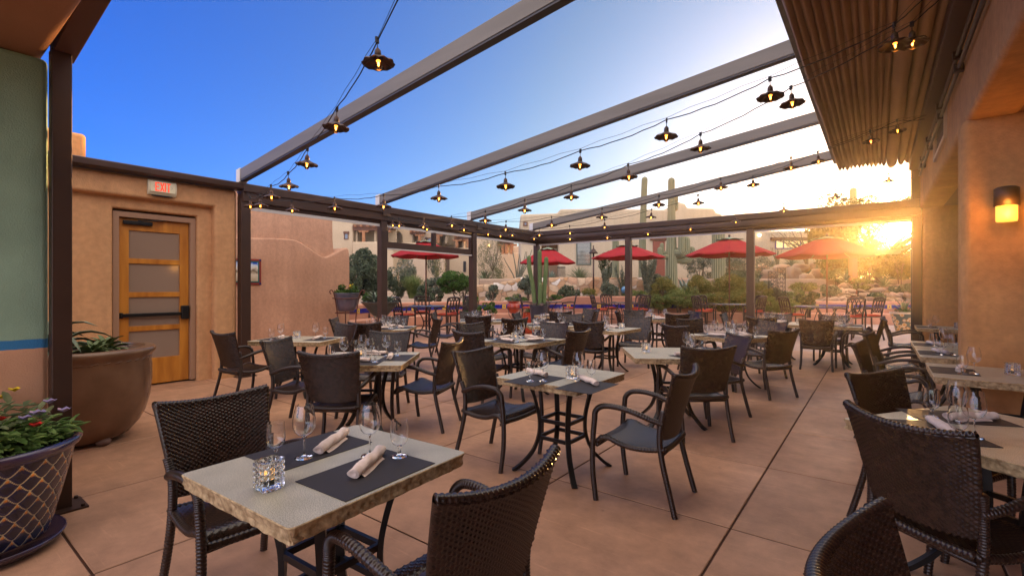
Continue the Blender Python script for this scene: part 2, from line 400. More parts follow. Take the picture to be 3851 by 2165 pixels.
post(PX, 9.23, 2.9, 'dark bronze post right of the transom window')
post(PX, EY, 2.9, 'dark bronze corner post behind the potted cactus')
post(-5.32, EY, 2.9, 'dark bronze post in front of the ocotillo clump')
post(-2.33, EY, 2.9, 'dark bronze post between two red umbrellas')
post(0.60, EY, 3.9, 'dark bronze post beside the setting sun')
def eave(name, label, p0, p1):
    d = (Vector(p1)-Vector(p0)); Ln = d.length; a = math.atan2(d.y, d.x)
    t = thing(name, label, 'beam', p0, a, 'pergola eave beams')
    # gutter profile (y across, z up) extruded along local x
    prof = [(-0.10,2.86),(0.02,2.84),(0.10,2.86),(0.115,2.93),(0.10,3.0),(0.13,3.02),(0.135,3.14),(0.10,3.155),(0.085,3.10),(-0.085,3.10),(-0.10,3.155),(-0.13,3.14),(-0.13,3.02),(-0.10,3.0)]
    MB().prism(list(prof), 0, Ln, 'x').build('gutter', M_bronze, t, bevel=0.006)
    MB().tube([(0.02,0.03,2.835),(Ln-0.02,0.03,2.835)], 0.055, 12).build('screen_roller', M_bronze, t, smooth=True)
    MB().box(0.09, Ln-0.09, -0.016, 0.004, 2.735, 2.79).build('hem_bar', M_seal, t)
    for q in ([Ln*k/3 for k in (0.98, 2, 2.97)] if abs(d.x) < 1 else [0.2, 2.99, 5.98]):
        MB().box(q-0.09, q+0.09, -0.142, -0.1365, 2.95, 3.13).box(q-0.09, q+0.09, 0.1365, 0.142, 3.03, 3.135).build('splice_plate', M_bronze, t, bevel=0.002)
    for q in ((1.35, 1.45, 1.75, 1.85) if abs(d.x) > 1 else ()):
        MB().box(q-0.014, q+0.014, 0.1365, 0.146, 3.066, 3.094).build('bolt', M_track, t, bevel=0.006)
    return t
eave('eave_beam', 'dark gutter beam along the left side above the transom', (PX, 3.56, 0), (PX, EY+0.1, 0))
tc_ = thing('wall_coping', 'thin dark coping beam along the top of the door wall', 'beam', (PX, 0, 0))
MB().prism([(-.13,3.045),(.10,3.045),(.13,3.06),(.135,3.14),(.10,3.155),(.085,3.10),(-.085,3.10),(-.10,3.155),(-.13,3.14)], -2.5, 3.555, 'y').build('coping', M_bronze, tc_, bevel=0.006)
eave('eave_beam', 'dark gutter beam across the back of the patio', (0.66, EY, 0), (PX-0.1, EY, 0))
SL = 0.121
def roof_beam(y, label, x0=PX-0.12, z0=3.19, x1=0.62, h=0.2):
    t = thing('roof_beam', label, 'beam', (x0, y, z0), 0, 'sloping greige roof beams')
    L = x1-x0
    def bar(za, zb, w): return MB().add([(0,-w,za),(L,-w,za+SL*L),(L,w,za+SL*L),(0,w,za),(0,-w,zb),(L,-w,zb+SL*L),(L,w,zb+SL*L),(0,w,zb)],
             ((3,2,1,0),(4,5,6,7),(0,1,5,4),(1,2,6,5),(2,3,7,6),(3,0,4,7)))
    bar(0.022, h, 0.055).build('rail', M_beam, t, bevel=0.006)
    bar(0.0, 0.02, 0.048).build('fabric_track', M_track, t)
    MB().add([(-.03,-.064,-.012),(.10,-.064,-.012+SL*.13),(.10,.064,-.012+SL*.13),(-.03,.064,-.012),(-.03,-.064,h+.012),(.10,-.064,h+.012+SL*.13),(.10,.064,h+.012+SL*.13),(-.03,.064,h+.012)],((3,2,1,0),(4,5,6,7),(0,1,5,4),(1,2,6,5),(2,3,7,6),(3,0,4,7))).build('end_cap', M_seal, t, bevel=0.004)
    s = MB().box(-0.01,-0.002,-0.005,0.005,0,0.01); return t
roof_beam(3.62, 'nearest sloping roof beam rising from the door wall corner')
roof_beam(6.39, 'second sloping roof beam rising from the transom post')
roof_beam(9.23, 'third sloping roof beam passing in front of the saguaros')
roof_beam(EY-0.12, 'farthest sloping roof beam just above the back gutter')
t = thing('roof_beam', 'dark brown near roof beam over the nearest post', 'beam', (-4.36, 0.735, 2.97))
L0 = 5.0; s0 = 0.125
MB().add([(0,-.06,0),(L0,-.06,s0*L0),(L0,.06,s0*L0),(0,.06,0),(0,-.06,.3),(L0,-.06,s0*L0+.3),(L0,.06,s0*L0+.3),(0,.06,.3)],
         ((3,2,1,0),(4,5,6,7),(0,1,5,4),(1,2,6,5),(2,3,7,6),(3,0,4,7))).build('rail', mat('beam_brown', (0.10,0.042,0.026), 0.55), t, bevel=0.008)
# transom window frame between two left posts
t = thing('transom_window', 'bronze framed glass transom between two left posts', 'window', (PX, 6.465, 0))
W = 9.155-6.465
f = MB().box(-0.04,0.04,0,W,2.30,2.43).box(-0.04,0.04,W*0.50,W*0.50+0.09,2.432,2.74).box(-0.04,0.04,0.0,0.05,2.432,2.74).box(-0.04,0.04,W-0.05,W,2.432,2.74)
f.build('frame', M_bronze, t)
MB().box(-0.045,0.045,0.0,W,2.27,2.292).build('screen_bar', M_seal, t)
M_vinyl = mat('clear_vinyl', (0.95,0.95,0.95), 0.04, trans=1.0, ior=1.08, bump=0.12, bscale=5, bdist=0.02)
MB().box(-0.003,0.003,0.052,W*0.5-0.002,2.433,2.74).box(-0.003,0.003,W*0.5+0.092,W-0.052,2.433,2.74).build('pane', M_vinyl, t)
# ------------------------------------------------------------------ door wall
t = thing('door_wall', 'tan stucco wall with stepped recess around the wooden door', 'wall', (0,0,0))
MB().prism([(-2.5,3.04),(-2.5,2.73),(3.2,2.73),(3.2,-0.05),(3.53,-0.05),(3.53,3.04)], -8.95, -8.35, 'x').build('wall_face', M_stucco, t, bevel=0.045, seg=5)
MB().prism([(-2.5,2.9),(-2.5,-0.05),(1.955,-0.05),(1.955,2.57),(3.0,2.57),(3.0,-0.05),(3.4,-0.05),(3.4,2.9)], -8.9, -8.48, 'x').build('recess', M_stucco, t, bevel=0.03, seg=4)
MB().box(-8.95,-8.8,1.9,3.05,-0.02,2.62).build('recess_back', M_stucco, t)
t = thing('chimney', 'sunlit stucco chimney above the door wall', 'chimney', (-9.6, 1.60, 0))
MB().box(-0.3,0.3,-0.24,0.24,3.0,3.72).build('stack', M_stuccoR, t, bevel=0.06, seg=4)
# the door
M_oak = mat('oak_orange', (0.58,0.235,0.032), 0.36, col2=(0.34,0.11,0.012), scale=3.2, detail=5, aniso=(3,3,0.4), bump=0.08, bscale=40, coat=0.3, ramp=(0.3,0.72))
M_frame = mat('door_frame_paint', (0.33,0.19,0.115), 0.6)
M_dglass = mat('door_glass', (0.27,0.19,0.14), 0.10, spec=0.6, coat=0.4)
M_black = mat('black_metal', (0.012,0.012,0.013), 0.35, metal=0.4)
d = thing('wooden_door', 'orange wood door with four glass panels and push bar', 'door', (-8.62, 2.04, 0.02))
dw, dh = 0.885, 2.435
fr = MB().prism([(-0.075,0),(0,0),(0,dh+0.005),(dw,dh+0.005),(dw,0),(dw+0.075,0),(dw+0.075,dh+0.085),(-0.075,dh+0.085)], -0.16, 0.085, 'x')
fr.build('door_frame', M_frame, d, bevel=0.008)
st = MB().box(-0.025,0.02,0.004,0.125,0.005,dh).box(-0.025,0.02,dw-0.125,dw-0.004,0.005,dh)
rails = [(0.005,0.50),(0.96,1.06),(1.30,1.40),(1.83,1.92),(dh-0.17,dh)]
rails = [(0.005,0.39),(0.80,0.875),(1.295,1.37),(1.785,1.86),(dh-0.17,dh)]
for a, b in rails: st.box(-0.024,0.019,0.125,dw-0.125,a,b)
st.build('door_leaf', M_oak, d, bevel=0.003)
for a, b in ((0.39,0.80),(0.875,1.295),(1.37,1.785),(1.86,dh-0.17)):
    MB().box(-0.012,-0.004,0.12,dw-0.12,a-0.005,b+0.005).build('glass_panel', M_dglass, d)
pbm = MB().box(0.02,0.075,0.03,dw-0.10,1.01,1.06).box(0.02,0.06,0.01,0.05,0.995,1.075)
pbm.build('push_bar', M_black, d, bevel=0.006)
MB().box(0.02,0.095,dw-0.115,dw-0.02,0.95,1.16).build('latch_box', M_black, d, bevel=0.012)
MB().box(0.02,0.075,0.05,0.40,dh-0.095,dh-0.035).build('closer', M_black, d, bevel=0.01)
MB().tube([(0.07,0.22,dh-0.03),(0.1,0.45,dh-0.012),(0.05,0.62,dh+0.01)], 0.009, 8).build('closer_arm', M_black, d)
# exit sign
M_sign = mat('sign_plastic', (0.62,0.56,0.40), 0.4)
M_red = mat('exit_red', (0.75,0.04,0.02), 0.4, emit=(1.0,0.08,0.03), estr=0.35)
s = thing('exit_sign', 'white EXIT sign with red letters above the door', 'sign', (-8.35, 2.31, 2.79))
s.scale = (.84,.84,.84)
sw, sh = 0.42, 0.265
MB().prism([(0.0,0.0),(0.035,0.005),(0.07,0.05),(0.085,0.13),(0.07,0.22),(0.04,sh),(0.0,sh)], 0, sw, 'y').build('housing', M_sign, s, bevel=0.008)
# faceplate tilts with the housing: letters are bars on a plate
fx = 0.088
MB().box(0.06,0.0865,0.03,sw-0.03,0.055,0.235).build('faceplate', mat('sign_face', (0.72,0.66,0.46), 0.35), s, bevel=0.004)
lt = MB()
def stroke(y0, z0, y1, z1, w=0.018):
    a = math.atan2(z1-z0, y1-y0); n = (-math.sin(a)*w/2, math.cos(a)*w/2)
    lt.prism([(y0-n[0],z0-n[1]),(y1-n[0],z1-n[1]),(y1+n[0],z1+n[1]),(y0+n[0],z0+n[1])], 0.0868, 0.0895, 'x')
b0, b1 = 0.07, 0.222
stroke(0.105,b0,0.105,b1); 
for zz in (b0+0.0105, (b0+b1)/2, b1-0.0105): stroke(0.116,zz,0.157 if zz != (b0+b1)/2 else 0.15,zz)
stroke(0.173,b0,0.222,b1); stroke(0.173,b1,0.194,(b0+b1)/2+0.008); stroke(0.201,(b0+b1)/2-0.008,0.222,b0)
stroke(0.243,b0,0.243,b1)
stroke(0.292,b0,0.292,b1-0.0215); stroke(0.264,b1-0.0105,0.321,b1-0.0105)
lt.build('exit_letters', M_red, s)
ch = MB()
for y, sg in ((0.07,1),(0.352,-1)):
    for q in (1,-1): ch.prism([(y-0.012*sg if sg*q>0 else y+0.012, 0.146) for _ in range(1)] and [(y,0.146),(y+0.02*sg,0.146+0.028*q),(y+0.026*sg,0.146+0.026*q),(y+0.008*sg,0.146)], 0.0866, 0.0885, 'x')
ch.build('chevron', mat('chevron_grey', (0.45,0.41,0.32), 0.5), s)
MB().box(0.02,0.055,0.06,sw-0.06,-0.012,0.004).build('down_light', M_black, s)
# tile picture on the pink wall
def painting_mat():
    m = bpy.data.materials.new('tile_picture'); m.use_nodes = True; N, L = m.node_tree.nodes, m.node_tree.links; b = N['Principled BSDF']
    tc = N.new('ShaderNodeTexCoord'); sp = N.new('ShaderNodeSeparateXYZ'); L.new(tc.outputs['Object'], sp.inputs[0])
    n = N.new('ShaderNodeTexNoise'); n.inputs['Scale'].default_value = 9; n.inputs['Detail'].default_value = 6; L.new(tc.outputs['Object'], n.inputs['Vector'])
    ad = N.new('ShaderNodeMath'); ad.operation = 'MULTIPLY_ADD'; ad.inputs[1].default_value = 0.3; L.new(n.outputs['Fac'], ad.inputs[0])
    sh = N.new('ShaderNodeMath'); sh.operation = 'MULTIPLY_ADD'; sh.inputs[1].default_value = 1.15; sh.inputs[2].default_value = 0.36; L.new(sp.outputs['Z'], sh.inputs[0]); L.new(sh.outputs[0], ad.inputs[2])
    r = N.new('ShaderNodeValToRGB'); e = r.color_ramp.elements
    e[0].position = 0.2; e[0].color = (0.35,0.28,0.18,1); e[1].position = 0.74; e[1].color = (0.01,0.07,0.45,1)
    k = e.new(0.42); k.color = (0.62,0.55,0.42,1); k = e.new(0.52); k.color = (0.16,0.12,0.08,1); k = e.new(0.6); k.color = (0.65,0.6,0.5,1); k = e.new(0.68); k.color = (0.55,0.68,0.8,1)
    L.new(ad.outputs[0], r.inputs[0]); L.new(r.outputs[0], b.inputs['Base Color']); b.inputs['Roughness'].default_value = 0.25
    return m
# ------------------------------------------------------------------ pink adobe wall beyond the left posts
w = thing('adobe_wall', 'tall pink adobe wall with a curving stepped ledge', 'wall', (0,0,0))
PWX = -11.0
def pk(sx, sy):                          # point on the plane of that wall seen at a photo pixel
    a = (sx-1925.5)/FPX; dx = FW.x + RT.x*a; t = PWX/dx; return (t*(FW.y+RT.y*a), EYE + t*(1082.5-sy)/FPX)
led = [pk(905,893), pk(1050,896), pk(1110,902), pk(1150,922), pk(1190,950), pk(1225,966), pk(1262,950), pk(1300,932), pk(1312,940), pk(1316,975)]
yE = pk(1318,1000)[0]
led = [(q.x,q.y) for q in spline([(p[0],p[1],0) for p in led],60)]
poly = [(3.0,-0.05),(yE,-0.05)] + [(min(y,yE),z) for y, z in reversed(led)] + [(3.0,led[0][1])]
MB().prism(poly, PWX-1.6, PWX, 'x').build('lower_ledge', M_stuccoP, w, bevel=0.09, seg=5)
yU = pk(1268,830)[0]
up = [(3.0,1.0),(pk(1268,940)[0]+0.15,1.0),(pk(1266,900)[0]+0.02,pk(1266,900)[1]),(yU,pk(1268,830)[1]),(yU,3.75),(3.0,3.75)]
MB().prism(up, PWX-1.6, PWX-0.16, 'x').build('upper_wall', M_stuccoP, w, bevel=0.08, seg=5)
pic = thing('tile_picture', 'small landscape tile picture in red and teal frame', 'picture', (PWX, 0, 0))
(ya, za), (yb, zb) = pk(935,1070), pk(980,975)
ya -= 0.55
MB().box(0.0,0.03,ya,yb,za,zb).build('frame', mat('frame_red', (0.22,0.025,0.02), 0.4), pic, bevel=0.004)
MB().box(0.028,0.036,ya+0.045,yb-0.045,za+0.045,zb-0.045).build('border', mat('border_teal', (0.015,0.09,0.085), 0.4), pic)
pim = MB().box(0.034,0.040,-(yb-ya)/2+0.075,(yb-ya)/2-0.075,-(zb-za)/2+0.075,(zb-za)/2-0.075).build('picture_tiles', painting_mat(), pic)
pim.location = (0,(ya+yb)/2,(za+zb)/2)
for yy in (ya, yb-0.044):
    for zz in (za, zb-0.044): MB().box(0.029,0.034,yy,yy+0.044,zz,zz+0.044).build('corner_tile', mat('corner_blue', (0.03,0.02,0.12), 0.3), pic)
# ------------------------------------------------------------------ right building
rb = thing('right_building', 'orange stucco building along the right side with open alcoves', 'building', (0,0,0))
WX = 0.64
MB().prism([(WX,2.97),(WX+0.35,2.97),(WX+0.35,5.2),(WX,5.2)], -4.0, 12.2, 'y').build('header', M_stuccoR, rb, bevel=0.05, seg=4)
MB().box(WX-0.03, 4.2, 5.99, 6.32, -0.05, 3.0).build('partition', M_stuccoR, rb, bevel=0.07, seg=5)
MB().box(WX+0.03, 4.2, 12.06, 12.40, -0.05, 5.2).build('end_wall', M_stuccoR, rb, bevel=0.05, seg=4)
MB().box(WX+0.04, 4.2, -4.0, 12.1, 2.985, 3.3).build('alcove_ceiling', M_soffit, rb)
MB().box(4.2, 4.5, -4.0, 12.4, -0.05, 5.2).build('inner_wall', M_stuccoR, rb)
cw = MB().box(WX-0.03,WX+0.01,7.5,8.9,3.2,3.25).box(WX-0.03,WX+0.01,7.5,8.9,3.93,3.98).box(WX-0.03,WX+0.01,7.5,7.55,3.25,3.93).box(WX-0.03,WX+0.01,8.85,8.9,3.25,3.93)
c_ = cw.build('window', mat('window_trim', (0.5,0.36,0.25), 0.5), rb)
MB().box(WX-0.012,WX-0.004,7.55,8.85,3.25,3.93).build('pane', M_dglass, c_)
# wall sconce
M_amber = mat('amber_glass', (0.9,0.5,0.1), 0.3, emit=(1.0,0.48,0.06), estr=0.6)
sc = thing('wall_sconce', 'lit amber cylinder sconce on the right stucco wall', 'lamp', (0.885, 5.99, 0))
zc = 1.45 + 4.6*(1082.5-800)/FPX
MB().lathe([(0.075,zc-0.01),(0.082,zc-0.01),(0.082,zc+0.14),(0.06,zc+0.155),(0.0,zc+0.16)], 20, (0,-0.09,0), capt=False).build('hood', M_bronze, sc, smooth=True)
MB().lathe([(0.0,zc-0.15),(0.066,zc-0.145),(0.07,zc-0.13),(0.07,zc+0.0)], 20, (0,-0.09,0), capb=False).build('amber_glass', M_amber, sc, smooth=True)
MB().box(-0.035,0.035,-0.03,0.0,zc-0.12,zc+0.13).build('back_plate', M_bronze, sc)
ld = bpy.data.lights.new('sconce_light', 'POINT'); ld.energy = 2.5; ld.color = (1.0,0.40,0.06); ld.shadow_soft_size = 0.06
lo = bpy.data.objects.new('sconce_light', ld); COL.objects.link(lo); lo.parent = sc; lo.location = (0,-0.22,zc-0.06)
# retracted pleated awning
M_fabric = mat('awning_fabric', (0.36,0.235,0.155), 0.85, col2=(0.31,0.195,0.13), scale=1.5, bump=0.1, bscale=300, two=True)
aw = thing('retracted_awning', 'brown pleated fabric canopy folded back under the right roof', 'awning', (0,0,0))
prof = []
x = -0.66; ztop = 4.16
npl = 12; pw = 0.066
for i in range(npl):
    zb = 3.87 + 0.012*math.sin(i*2.1)
    for k in range(9):
        u = k/8; th = math.pi*u
        px = x + pw*u*0.9 + 0.006*math.sin(th*2)
        prof.append((px, zb + 0.062*(1-math.sin(th)**0.55)))
    x += pw
for wd, zb in ((0.17,3.80),(0.11,3.83),(0.09,3.86)):
    for k in range(13):
        th = math.pi*k/12; prof.append((x + wd*(0.5-0.5*math.cos(th))*0.95, zb + (0.13 if wd < .15 else .2)*(1-math.sin(th)**0.5)))
    x += wd
Y0, Y1 = -1.2, 12.0
am = MB(); ny = 14; n = len(prof)
vs = []
for j in range(ny+1):
    yy = Y0+(Y1-Y0)*j/ny
    for (px, pz) in prof: vs.append((px + 0.006*math.sin(yy*1.7+px*40), yy, pz + 0.012*math.sin(yy*0.9+px*11)*(1 if pz < 4.0 else 0)))
fs = [(j*n+i, j*n+i+1, (j+1)*n+i+1, (j+1)*n+i) for j in range(ny) for i in range(n-1)]
am.add(vs, fs); ao = am.build('pleated_fabric', M_fabric, aw, smooth=True)
sm = ao.modifiers.new('thick', 'SOLIDIFY'); sm.thickness = 0.004
MB().box(-0.735,-0.672,Y0,Y1,4.02,4.20).build('front_bar', M_beam, aw, bevel=0.01)
MB().box(-0.66,0.5,Y0,Y1-0.03,4.18,4.24).build('cover_sheet', M_track, aw)
lg = thing('ledger_beam', 'dark ledger beam with conduit under the right roof edge', 'beam', (0,0,0))
MB().box(0.47,0.62,-1.2,12.08,3.72,4.1).build('ledger', mat('ledger_brown', (0.07,0.032,0.026), 0.5), lg, bevel=0.01)
MB().box(0.425,0.468,-1.2,12.05,3.98,4.12).build('side_rail', mat('rail_mauve', (0.20,0.14,0.15), 0.35), lg)
cd = MB()
for xx, zz in ((0.59,3.62),(0.60,3.5)):
    cd.tube([(xx,-1.0,zz),(xx,8.6,zz),(xx,11.4,zz-0.02)], 0.018, 8)
    for yy in (4.5,6.1,7.7,9.3,10.6): cd.box(xx-0.035,xx+0.035,yy-0.03,yy+0.03,zz-0.035,zz+0.035)
cd.build('conduit', M_bronze, lg)
# ================================================================== woven dining chairs
M_wick = mat('resin_wicker', (0.015,0.008,0.006), 0.25, col2=(0.034,0.017,0.012), scale=30, detail=3, spec=0.6, rnd=0.12)
M_wickleg = mat('resin_wicker_leg', (0.016,0.008,0.006), 0.28, col2=(0.032,0.016,0.011), scale=40, detail=3, spec=0.6)
def weave(U, Vv): return math.sin(math.pi*U)*math.sin(math.pi*Vv)
def wsub(nx, k=3): return nx*k
def chair_proto():
    t = thing('wicker_chair', 'x', 'chair')
    # backrest: closed woven panel, leaning back and curved in plan
    NXW, NZW = 34, 42
    kx, kz = 3, 2
    nx, nz = NXW*kx, NZW*kz
    def centre(u, v):                    # u -1..1, v 0..1
        hw = 0.205 + 0.058*v**0.8
        z = 0.485 + 0.415*v - 0.03*(1-u*u)*v**3 - 0.035*(1-v)**3*(1-u*u*0.6)
        y = 0.098 - 0.085*v - 0.018*v*v - 0.05*(1-u*u)*(0.55+0.45*v)
        return Vector((u*hw, y, z))
    def nrm_(u, v):
        e = 0.01
        a = centre(u+e, v)-centre(u-e, v); b = centre(u, min(1, v+e))-centre(u, max(0, v-e))
        return a.cross(b).normalized()
    th = 0.013; A = 0.0046
    m = MB(); vs = []
    ring = 2*(nx+1) + 6
    for j in range(nz+1):
        v = j/nz; row = []
        tk = th*(1 if v < 0.93 else 1+0.55*(v-0.93)/0.07)
        for s in (1, -1):
            us = range(nx+1) if s == 1 else range(nx, -1, -1)
            for i in us:
                u = -1+2*i/nx
                n = nrm_(u, v)*(-1)      # towards sitter (+y) for s=1
                d = A*weave(i/kx, j/kz+0.5)
                row.append(centre(u, v) + n*(-s)*(tk + d)*(-1 if True else 1))
            uu = 1 if s == 1 else -1     # rounded side edge
            n = nrm_(uu, v)
            for q in (-0.55, 0, 0.55):
                sgn = 1 if s == 1 else -1
                e = centre(uu, v) + Vector((uu*0.010*(1-q*q*1.2), 0, 0)) + n*(q*tk*1.0)*(1 if s == 1 else -1)*(-1)*(-1)
                row.append(e)
        vs += row
    fs = []
    for j in range(nz):
        for i in range(ring):
            k = (i+1) % ring
            fs.append((j*ring+i, j*ring+k, (j+1)*ring+k, (j+1)*ring+i))
    # top and bottom edge caps: strips between front and back rows
    def cap(j, top):
        base = j*ring
        for i in range(nx):
            a, b = base+i, base+i+1
            c, d2 = base+(nx+1)+3+(nx-i-1), base+(nx+1)+3+(nx-i)
            fs.append((a, b, c, d2) if top else (d2, c, b, a))
    cap(nz, True); cap(0, False)
    m.add(vs, fs)
    bo = m.build('backrest', M_wick, t, smooth=True)
    bm = bmesh.new(); bm.from_mesh(bo.data); bmesh.ops.recalc_face_normals(bm, faces=bm.faces); bm.to_mesh(bo.data); bm.free()
    # braided rim along the top edge
    r = MB(); N = 150; pts = []; rad = []
    for i in range(N+1):
        u = -1+2*i/N; p = centre(u, 1.0)+Vector((0, 0, 0.002)); pts.append(p); rad.append(0.0185*(1+0.11*math.cos(i*math.pi*2/5)))
    r.tube(pts, rad, 10, flat=0.75); ro = r.build('top_rim', M_wick, bo, smooth=True)
    # seat: saddle, woven
    m = MB(); NXW, NYW = 32, 32; kx = ky = 2; nx, ny = NXW*kx, NYW*ky
    def sc_(u, v):
        hw = 0.215 + 0.03*v
        y = 0.065 + 0.455*v
        z = 0.425 - 0.022*math.sin(math.pi*min(1, v*1.25))**1 + 0.018*math.exp(-((v-0.86)/0.16)**2) - 0.012*(1-u*u) - (0.03*max(0, (v-0.92)/0.08)**2)
        return Vector((u*hw, y, z))
    vs = []
    for s in (0, 1):
        for j in range(ny+1):
            for i in range(nx+1):
                u, v = -1+2*i/nx, j/ny
                p = sc_(u, v); d = A*0.8*weave(i/kx+0.5, j/ky+0.5)
                vs.append(p + Vector((0,0,d if s == 0 else -0.032)))
    W1 = nx+1; off = W1*(ny+1); fs = []
    for j in range(ny):
        for i in range(nx):
            q = (j*W1+i, j*W1+i+1, (j+1)*W1+i+1, (j+1)*W1+i)
            fs.append(q); fs.append(tuple(off+x for x in reversed(q)))
    for i in range(nx):
        fs.append((i+1, i, off+i, off+i+1)); a = ny*W1+i; fs.append((a, a+1, off+a+1, off+a))
    for j in range(ny):
        a, b = j*W1, (j+1)*W1; fs.append((a, b, off+b, off+a)); a, b = a+nx, b+nx; fs.append((b, a, off+a, off+b))
    m.add(vs, fs); m.build('seat', M_wick, t, smooth=True)
    e = MB()
    for pts in ([sc_(-1, v/20)+Vector((-0.004,0,-0.014)) for v in range(21)], [sc_(1, v/20)+Vector((0.004,0,-0.014)) for v in range(21)], [sc_(u/10, 1)+Vector((0,0.0,-0.012)) for u in range(-10, 11)], [sc_(u/10, 0)+Vector((0,0,-0.014)) for u in range(-10, 11)]):
        q = spline(pts, 90); e.tube(q, [0.0185*(1+0.1*math.cos(i*math.pi*2/4)) for i in range(len(q))], 8)
    e.build('seat_frame', M_wickleg, t, smooth=True)
    def wrapped(name, ctrl, r0, r1, n):
        q = spline(ctrl, n)
        return MB().tube(q, [(r0+(r1-r0)*i/n)*(1+0.085*math.cos(i*math.pi*2/4)) for i in range(n+1)], 9).build(name, M_wickleg, t, smooth=True)
    for sx in (-1, 1):
        wrapped('leg', [(sx*0.243,-0.005,0.0),(sx*0.232,0.035,0.15),(sx*0.226,0.078,0.32),(sx*0.224,0.097,0.45),(sx*0.224,0.092,0.56),(sx*0.236,0.068,0.66)], 0.0185, 0.0195, 190)
        wrapped('leg', [(sx*0.276,0.52,0.0),(sx*0.272,0.545,0.2),(sx*0.270,0.545,0.4),(sx*0.272,0.53,0.56)], 0.0185, 0.0195, 150)
        wrapped('armrest', [(sx*0.272,0.53,0.555),(sx*0.274,0.525,0.60),(sx*0.277,0.50,0.632),(sx*0.280,0.455,0.652),(sx*0.281,0.36,0.655),(sx*0.275,0.25,0.635),(sx*0.255,0.15,0.60),(sx*0.228,0.075,0.575)], 0.0195, 0.0185, 170)
    MB().tube([(-0.268,0.515,0.375),(0.268,0.515,0.375)], 0.013, 8).build('stretcher', M_wickleg, t, smooth=True)
    MB().tube([(-0.225,0.085,0.375),(0.225,0.085,0.375)], 0.013, 8).build('stretcher', M_wickleg, t, smooth=True)
    return t
CH = Copier(chair_proto())
def chair_at(lat, dep, fl, fd, label):
    """back of the chair stands at (lat, dep); the sitter faces (fl, fd), both as metres right of and ahead of the viewpoint"""
    w = V(lat, dep); f = RT*fl + FW*fd
    return CH.put((w.x, w.y, 0), math.atan2(f.y, f.x) - math.pi/2, label, group='woven dining chairs')
def chair2(p, q, face, label, dz=0.0, at=None):
    """p, q: photo pixels of the two top corners of the backrest, left then right; face 'b' = we see its outside, 'f' = the sitter's side"""
    a = [0.55*FPX/(p[1]-1082.5), 0.55*FPX/(q[1]-1082.5)]
    la, lb = a[0]*(p[0]-1925.5)/FPX, a[1]*(q[0]-1925.5)/FPX
    dx, dy = lb-la, a[1]-a[0]
    n = math.hypot(dx, dy)
    f = (-dy/n, dx/n) if face == 'b' else (dy/n, -dx/n)
    return chair_at((la+lb)/2, (a[0]+a[1])/2, f[0], f[1], label)
# ------------------------------------------------------------------ stone-topped tables
def stone_mat():
    m = mat('speckled_stone', (0.50,0.46,0.35), 0.22, col2=(0.42,0.385,0.285), scale=9, detail=6, spec=0.5)
    nt = m.node_tree; N, L = nt.nodes, nt.links; b = N['Principled BSDF']
    src = b.inputs['Base Color'].links[0].from_socket
    tc = N.new('ShaderNodeTexCoord')
    sp = N.new('ShaderNodeTexNoise'); sp.inputs['Scale'].default_value = 300; sp.inputs['Detail'].default_value = 2; L.new(tc.outputs['Object'], sp.inputs['Vector'])
    mr = N.new('ShaderNodeMapRange'); mr.inputs['From Min'].default_value = 0.35; mr.inputs['From Max'].default_value = 0.65; mr.inputs['To Min'].default_value = 0.45; mr.inputs['To Max'].default_value = 1.35; L.new(sp.outputs['Fac'], mr.inputs['Value'])
    h = N.new('ShaderNodeHueSaturation'); L.new(src, h.inputs['Color']); L.new(mr.outputs[0], h.inputs['Value'])
    # chipped edge: rough tan stone on the vertical faces
    g = N.new('ShaderNodeNewGeometry'); s2 = N.new('ShaderNodeSeparateXYZ'); L.new(g.outputs['True Normal'], s2.inputs[0])
    gt = N.new('ShaderNodeMath'); gt.operation = 'GREATER_THAN'; gt.inputs[1].default_value = 0.9; L.new(s2.outputs['Z'], gt.inputs[0])
    n = N.new('ShaderNodeTexNoise'); n.inputs['Scale'].default_value = 45; n.inputs['Detail'].default_value = 6; L.new(tc.outputs['Object'], n.inputs['Vector'])
    r = N.new('ShaderNodeValToRGB'); e = r.color_ramp.elements; e[0].position = 0.3; e[0].color = (0.22,0.14,0.065,1); e[1].position = 0.72; e[1].color = (0.60,0.44,0.24,1); L.new(n.outputs['Fac'], r.inputs[0])
    mx = N.new('ShaderNodeMix'); mx.data_type = 'RGBA'; L.new(gt.outputs[0], mx.inputs['Factor']); L.new(r.outputs[0], mx.inputs['A']); L.new(h.outputs[0], mx.inputs['B']); L.new(mx.outputs['Result'], b.inputs['Base Color'])
    m2 = N.new('ShaderNodeMapRange'); m2.inputs['To Min'].default_value = 0.85; m2.inputs['To Max'].default_value = 0.36; L.new(gt.outputs[0], m2.inputs['Value']); L.new(m2.outputs[0], b.inputs['Roughness'])
    return m
M_stone = stone_mat()
M_iron = mat('black_iron', (0.010,0.008,0.008), 0.38, metal=0.3, spec=0.5, bump=0.05, bscale=200)
TOPZ = 0.75
